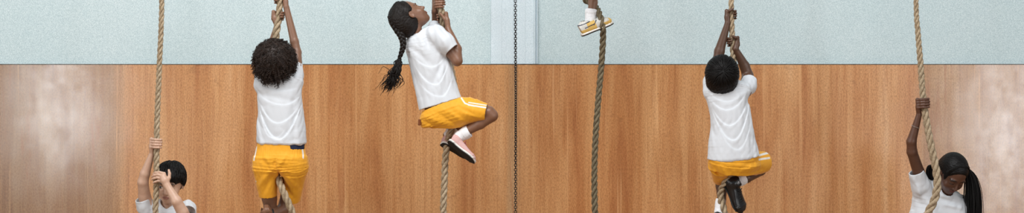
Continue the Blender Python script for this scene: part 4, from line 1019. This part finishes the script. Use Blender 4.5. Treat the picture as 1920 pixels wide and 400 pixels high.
def boy_left():
    root = person((P(310, 0, -45)[0], .14, 0), 'dark-haired boy standing at his rope, one hand across his forehead and the other above')
    root.location = (float(P(310, 0, -45)[0]), 45*S, 0); bpy.context.view_layer.update()
    hd = Head(P(318, 345, -42), (-.10, -.93, -.26), (.06, -.2, 1), 74)
    B = Blob(RB); hd.add(B)
    B.cone(hd.p(0, -.22, -.10), P(312, 402, -50), .16*hd.H, 15*S, .02)
    B.loft([(P(276, 400, -50), P(348, 400, -50), 16*S), (P(276, 430, -50), P(348, 430, -50), 22*S), (P(280, 480, -48), P(344, 480, -48), 22*S), (P(276, 540, -46), P(348, 540, -46), 25*S)], k=.02)
    # his raised arm: shoulder, elbow out to the side, hand high on the rope
    limb(B, [P(279, 402, -48), P(271, 368, -34), P(268, 342, -20), P(272, 326, -16), P(284, 291, -7)], [14, 11.5, 10, 9.2, 5.4])
    limb(B, [P(345, 402, -48), P(352, 418, -6), P(342, 398, 12), P(331, 378, 20), P(314, 349, 15)], [14, 11.5, 11, 9.8, 6.2])
    u = unit(P(294, 230)-P(293.5, 300))
    grip(B, P(294.2, 269, 0), u, 5.7, math.pi+.25, 3.5, P(285.5, 286, -6), rf=2.45, sp=4.9, thumb=[P(289, 270, -8), P(294, 263, -9), P(299, 262, -7)])
    # open hand laid over the rope in front of the forehead
    w = P(314, 350, 14); palmc = P(309, 339, 14)
    kn = [P(308, 326, 13), P(304.5, 330.5, 14), P(303.5, 335.5, 14), P(304.5, 340.5, 13)]
    tips = [(P(299, 323.5, 12.5), P(292, 324, 11), P(287.5, 326.5, 7)), (P(296, 328, 13), P(289.5, 329.2, 10.5), P(285, 332, 6)), (P(295, 333.5, 13), P(289, 335, 10.5), P(285, 337.5, 6)), (P(297, 339.5, 12), P(291, 341.5, 10), P(287.5, 343.5, 7))]
    for k_, tt in zip(kn, tips):
        B.cone(w+(k_-w)*.15, k_, 4.0*S, 3.0*S, .006)
        B.chain([k_]+list(tt), px(2.8, 2.5, 2.3, 1.9), .0022)
    B.cone(w, palmc, 6.6*S, 7.4*S, .01); B.cone(palmc, P(306, 333, 14), 7*S, 5.5*S, .008)
    B.chain([P(313, 342, 14), P(317, 334, 13), P(318, 326, 11), P(316.5, 319.5, 9)], px(4.0, 3.2, 2.7, 2.1), .004)
    dress = standing_legs(B, root, 312, -48)
    B.build('body', M['skin'], root, col=skin_color(SK_PALE, hd, lip=(.36, .13, .10), tips=[]))
    dress()
    B = Blob(.0026)
    B.ell(hd.p(0, .15, -.09), np.array([.385, .42, .46])*hd.H, hd.R, .01)
    B.cut(hd.p(0, .10, .27), unit(hd.f*1.0-hd.u*.55), k=.01)
    B.cone(hd.p(-.5, -.06, .16), hd.p(.5, -.06, .16), .15*hd.H, .15*hd.H, .01, 's')
    B.wrinkle(.0012, .014, hd.u*.9+hd.f*.5, 5)
    hr = B.build('hair', M['hair_black'], root)
    g = np.random.default_rng(4); paths = []
    for i in range(1100):
        v = unit(g.normal(size=3))
        if v[1] < -.2 or (v[2] > .25 and v[1] < .35): continue
        paths.append(lock(hd, (.388, .424, .463), (0, .15, -.09), v, (.05, .55, -.30), g.uniform(.12, .24), g, .12, .03))
    for i in range(70):   # fringe
        x = g.uniform(-.26, .26); paths.append(catmull([hd.p(x*.8, .42, .26), hd.p(x, .30, .36), hd.p(x*1.05, .17+g.uniform(-.03, .03), .385)], 4))
    strands('hair_locks', M['hair_black'], hr, paths, .95)
    secs = [(P(268, 560, -46), P(356, 560, -46), 31*S), (P(270, 500, -47), P(352, 500, -47), 29*S), (P(268, 440, -48), P(356, 440, -48), 27*S), (P(268, 412, -50), P(356, 410, -50), 25*S), (P(274, 396, -50), P(348, 392, -50), 20*S), (P(286, 386, -50), P(338, 383, -50), 15*S), (P(296, 380, -48), P(329, 378, -48), 13*S)]
    slv = [[(P(282, 405, -48), 16), (P(273, 388, -42), 16), (P(268, 373, -36), 15)], [(P(342, 404, -48), 17), (P(352, 392, -36), 15), (P(353, 400, -14), 15)]]
    shirt(root, secs, slv, (P(312, 402, -48), P(314, 368, -40), 11.5), folds=[((285, 378), (300, 398), 4, 1.3), ((275, 385), (290, 410), 4, -1.4), ((300, 392), (318, 398), 4, -1.0), ((345, 375), (350, 400), 4, 1.2)], seed=81)

# ---------------------------------------------------------------- 6: girl on the floor, right
def girl_right():
    root = person((0, 0, 0), 'girl with a long black ponytail looking down, one bare arm raised to the rope')
    root.location = (float(P(1765, 0, -40)[0]), 40*S, 0); bpy.context.view_layer.update()
    hd = Head(P(1786, 328, -22), (.16, -.70, -.70), (.30, -.62, .62), 72)
    B = Blob(RB); hd.add(B)
    B.cone(hd.p(0, -.22, -.12), P(1772, 385, -48), .15*hd.H, 15*S, .02)
    B.loft([(P(1732, 385, -48), P(1806, 388, -48), 15*S), (P(1732, 420, -48), P(1806, 420, -48), 21*S), (P(1738, 480, -46), P(1800, 480, -46), 21*S), (P(1732, 540, -46), P(1804, 540, -46), 25*S)], k=.02)
    limb(B, [P(1752, 398, -48), P(1736, 378, -46), P(1722, 322, -30), P(1710, 285, -14), P(1709, 266, -8), P(1723, 216, 4)], [16, 14, 11, 9.8, 9.2, 5.4])
    limb(B, [P(1804, 392, -48), P(1818, 450, -44), P(1806, 480, -20), P(1764, 470, 8)], [13, 10, 8.5, 5.5])
    u = unit(P(1728, 150)-P(1737, 226)); 
    grip(B, P(1732, 193.5, 10), u, 6.3, math.pi+.25, 3.4, P(1723, 212, 4), rf=2.55, sp=5.0, thumb=[P(1726, 192, 2), P(1729, 184, 2), P(1734, 181, 3)])
    grip(B, P(1738, 480, 4), vec(0, 0, 1), 7, .2, -3.4, P(1752, 478, 8))
    dress = standing_legs(B, root, 1769, -46)
    B.build('body', M['skin'], root, col=skin_color((.105, .045, .026), hd, lip=(.13, .035, .03), closed=True, brow=(.01, .007, .006)))
    dress()
    B = Blob(.0026)
    B.ell(hd.p(0, .14, -.10), np.array([.365, .405, .45])*hd.H, hd.R, .01)
    B.ell(hd.p(0, -.10, -.28), np.array([.28, .24, .24])*hd.H, hd.R, .05)
    B.cut(hd.p(0, .22, .26), unit(hd.f*1.0-hd.u*.40), k=.01)
    B.cone(hd.p(-.5, -.08, .18), hd.p(.5, -.08, .18), .17*hd.H, .17*hd.H, .01, 's')
    B.wrinkle(.0009, .010, hd.f, 6)
    hr = B.build('hair', M['hair_black'], root)
    g = np.random.default_rng(12); paths = []
    tie = hd.loc(P(1808, 316, -42)[None])[0]
    for i in range(1000):
        th = g.uniform(-2.0, 2.0); p0 = vec(.35*math.sin(th), .15+.34*math.cos(th), .20-.10*abs(math.sin(th))); ps = []
        for t in np.linspace(0, 1, 7):
            q = p0*(1-t)+tie*t; o = vec(0, .14, -.10); v = q-o; sc = 1/math.sqrt((v[0]/.375)**2+(v[1]/.415)**2+(v[2]/.46)**2)
            ps.append(hd.p(*(o+v*(sc*(1-t**4)+t**4)+g.normal(size=3)*.004)))
        paths.append(catmull(ps, 2))
    strands('combed_strands', M['hair_black'], hr, paths, .7)
    paths = []
    for i in range(900):   # ponytail over the shoulder
        j = g.normal(size=2)*np.array([3.8, 4.5]); l = g.uniform(.75, 1.1)
        paths.append(catmull([P(1800, 312, -38), P(1812+j[0]*.5, 312+abs(j[0])*.5, -40+j[1]), P(1821+j[0], 335, -36+j[1]), P(1825+j[0]*1.4, 365, -34+j[1]*1.2), P(1825+j[0]*1.5+g.normal()*1.5, 365+45*l, -34+j[1]*1.3), P(1823+j[0]*1.6+g.normal()*2, 365+80*l, -34+j[1]*1.3)], 4))
    strands('ponytail', M['hair_black'], hr, paths, .7)
    paths = []
    for i in range(700):   # hair falling behind the raised shoulder
        j = g.normal(size=2); x = 1745+g.uniform(-9, 16)
        paths.append(catmull([P(1772+j[0]*3, 312+j[1]*3, -34), P(x+8, 307+abs(x-1748)*.25, -44+j[1]*3), P(x, 322+j[0]*2, -46+j[1]*3), P(x+2+j[0], 345+g.uniform(-6, 6), -44+j[1]*3)], 4))
    strands('loose_hair', M['hair_black'], hr, paths, .75)
    T_ = Tubes(); T_.add(catmull([P(1803, 303, -6), P(1806.5, 312, 0), P(1808, 322, 5)], 5), .42*S, 5); T_.build('hair_parting', M['scalp'], hr)
    # thin cord on the raised forearm
    T_ = Tubes(); a = P(1716.5, 238, -1); ax = unit(P(1723, 216, 4)-P(1709, 266, -8)); e1 = unit(np.cross(ax, vec(0, 1, 0))); e2 = np.cross(ax, e1)
    T_.add([a+(e1*math.cos(t)+e2*math.sin(t))*8.4*S+ax*1.5*S*math.sin(t+1) for t in np.linspace(0, 6.3, 25)], .4*S, 5, cap=False); T_.build('bracelet', M['bracelet'], root)
    secs = [(P(1724, 560, -46), P(1812, 560, -46), 31*S), (P(1722, 480, -46), P(1812, 480, -46), 28*S), (P(1708, 420, -46), P(1818, 420, -46), 27*S), (P(1706, 395, -48), P(1818, 398, -48), 26*S), (P(1712, 368, -48), P(1817, 380, -48), 22*S), (P(1728, 352, -48), P(1810, 364, -48), 17*S), (P(1748, 346, -44), P(1800, 357, -44), 14*S)]
    slv = [[(P(1736, 376, -48), 19), (P(1727, 350, -38), 18), (P(1718, 322, -28), 14.5)], [(P(1800, 392, -48), 18), (P(1810, 425, -46), 17), (P(1813, 440, -45), 17)]]
    shirt(root, secs, slv, (P(1772, 392, -48), P(1777, 345, -32), 11), folds=[((1716, 335), (1735, 380), 4, 1.6), ((1712, 345), (1722, 395), 4, -1.2), ((1765, 366), (1790, 372), 4, 1.8), ((1770, 376), (1800, 382), 4, -1.8), ((1775, 385), (1808, 392), 4, 1.6), ((1735, 370), (1765, 398), 5, 1.3)], wr=(.0016, .045, (0, 0, 1)), seed=91)

climber_short_hair(); climber_curly_hair(); climber_braid(); climber_high(); boy_left(); girl_right()

# ================================================================ light and camera
w = bpy.data.worlds.new('world'); bpy.context.scene.world = w; w.use_nodes = True
bg = w.node_tree.nodes['Background']; bg.inputs[0].default_value = (.93, .97, 1, 1); bg.inputs[1].default_value = .17
def area(name, loc, target, sx, sy, power, col=(1, 1, 1)):
    from mathutils import Vector
    l = bpy.data.lights.new(name, 'AREA'); l.shape = 'RECTANGLE'; l.size = sx; l.size_y = sy; l.energy = power; l.color = col
    o = bpy.data.objects.new(name, l); C.objects.link(o); o.location = loc
    o.rotation_euler = (Vector(target)-Vector(loc)).to_track_quat('-Z', 'Y').to_euler(); return o
# tall gym windows in the side walls, behind the camera; the side and overhead lamps are added
area('window_light_left', (-6.4, -12.1, 1.70), (-2.6, 1, 1.6), 0.8, 1.6, 125, (.92, .97, 1))
area('window_light_right', (7.0, -11.9, 1.35), (3, 1, 1.4), 1.1, 2.3, 175, (.92, .97, 1))
area('side_rake_left', (-7.5, -5.2, 3.0), (0, .2, 1.5), 4.5, 2.6, 190, (1, .99, .97))  # unseen lamp added to rake the cloth folds from the left
area('side_rake_right', (7.5, -5.2, 3.0), (0, .2, 1.5), 4.5, 2.6, 130, (.98, .99, 1))  # weaker unseen lamp added opposite, also for fold contrast
area('overhead_fill', (-.6, -3.6, 6.2), (0, .4, 1.4), 6, 2.2, 430, (.98, .99, 1))  # unseen lamp added overhead for general fill

cd = bpy.data.cameras.new('camera'); cam = bpy.data.objects.new('camera', cd); C.objects.link(cam)
cam.location = (0, -CAMD, ZC); cam.rotation_euler = (math.pi/2, 0, 0)
cd.sensor_width = 36; cd.lens = 36*CAMD/(1920*S); cd.clip_end = 100
sc = bpy.context.scene; sc.camera = cam
sc.view_settings.view_transform = 'Standard'; sc.view_settings.look = 'None'; sc.view_settings.gamma = 1
sc.view_settings.use_curve_mapping = False; sc.view_settings.exposure = 0
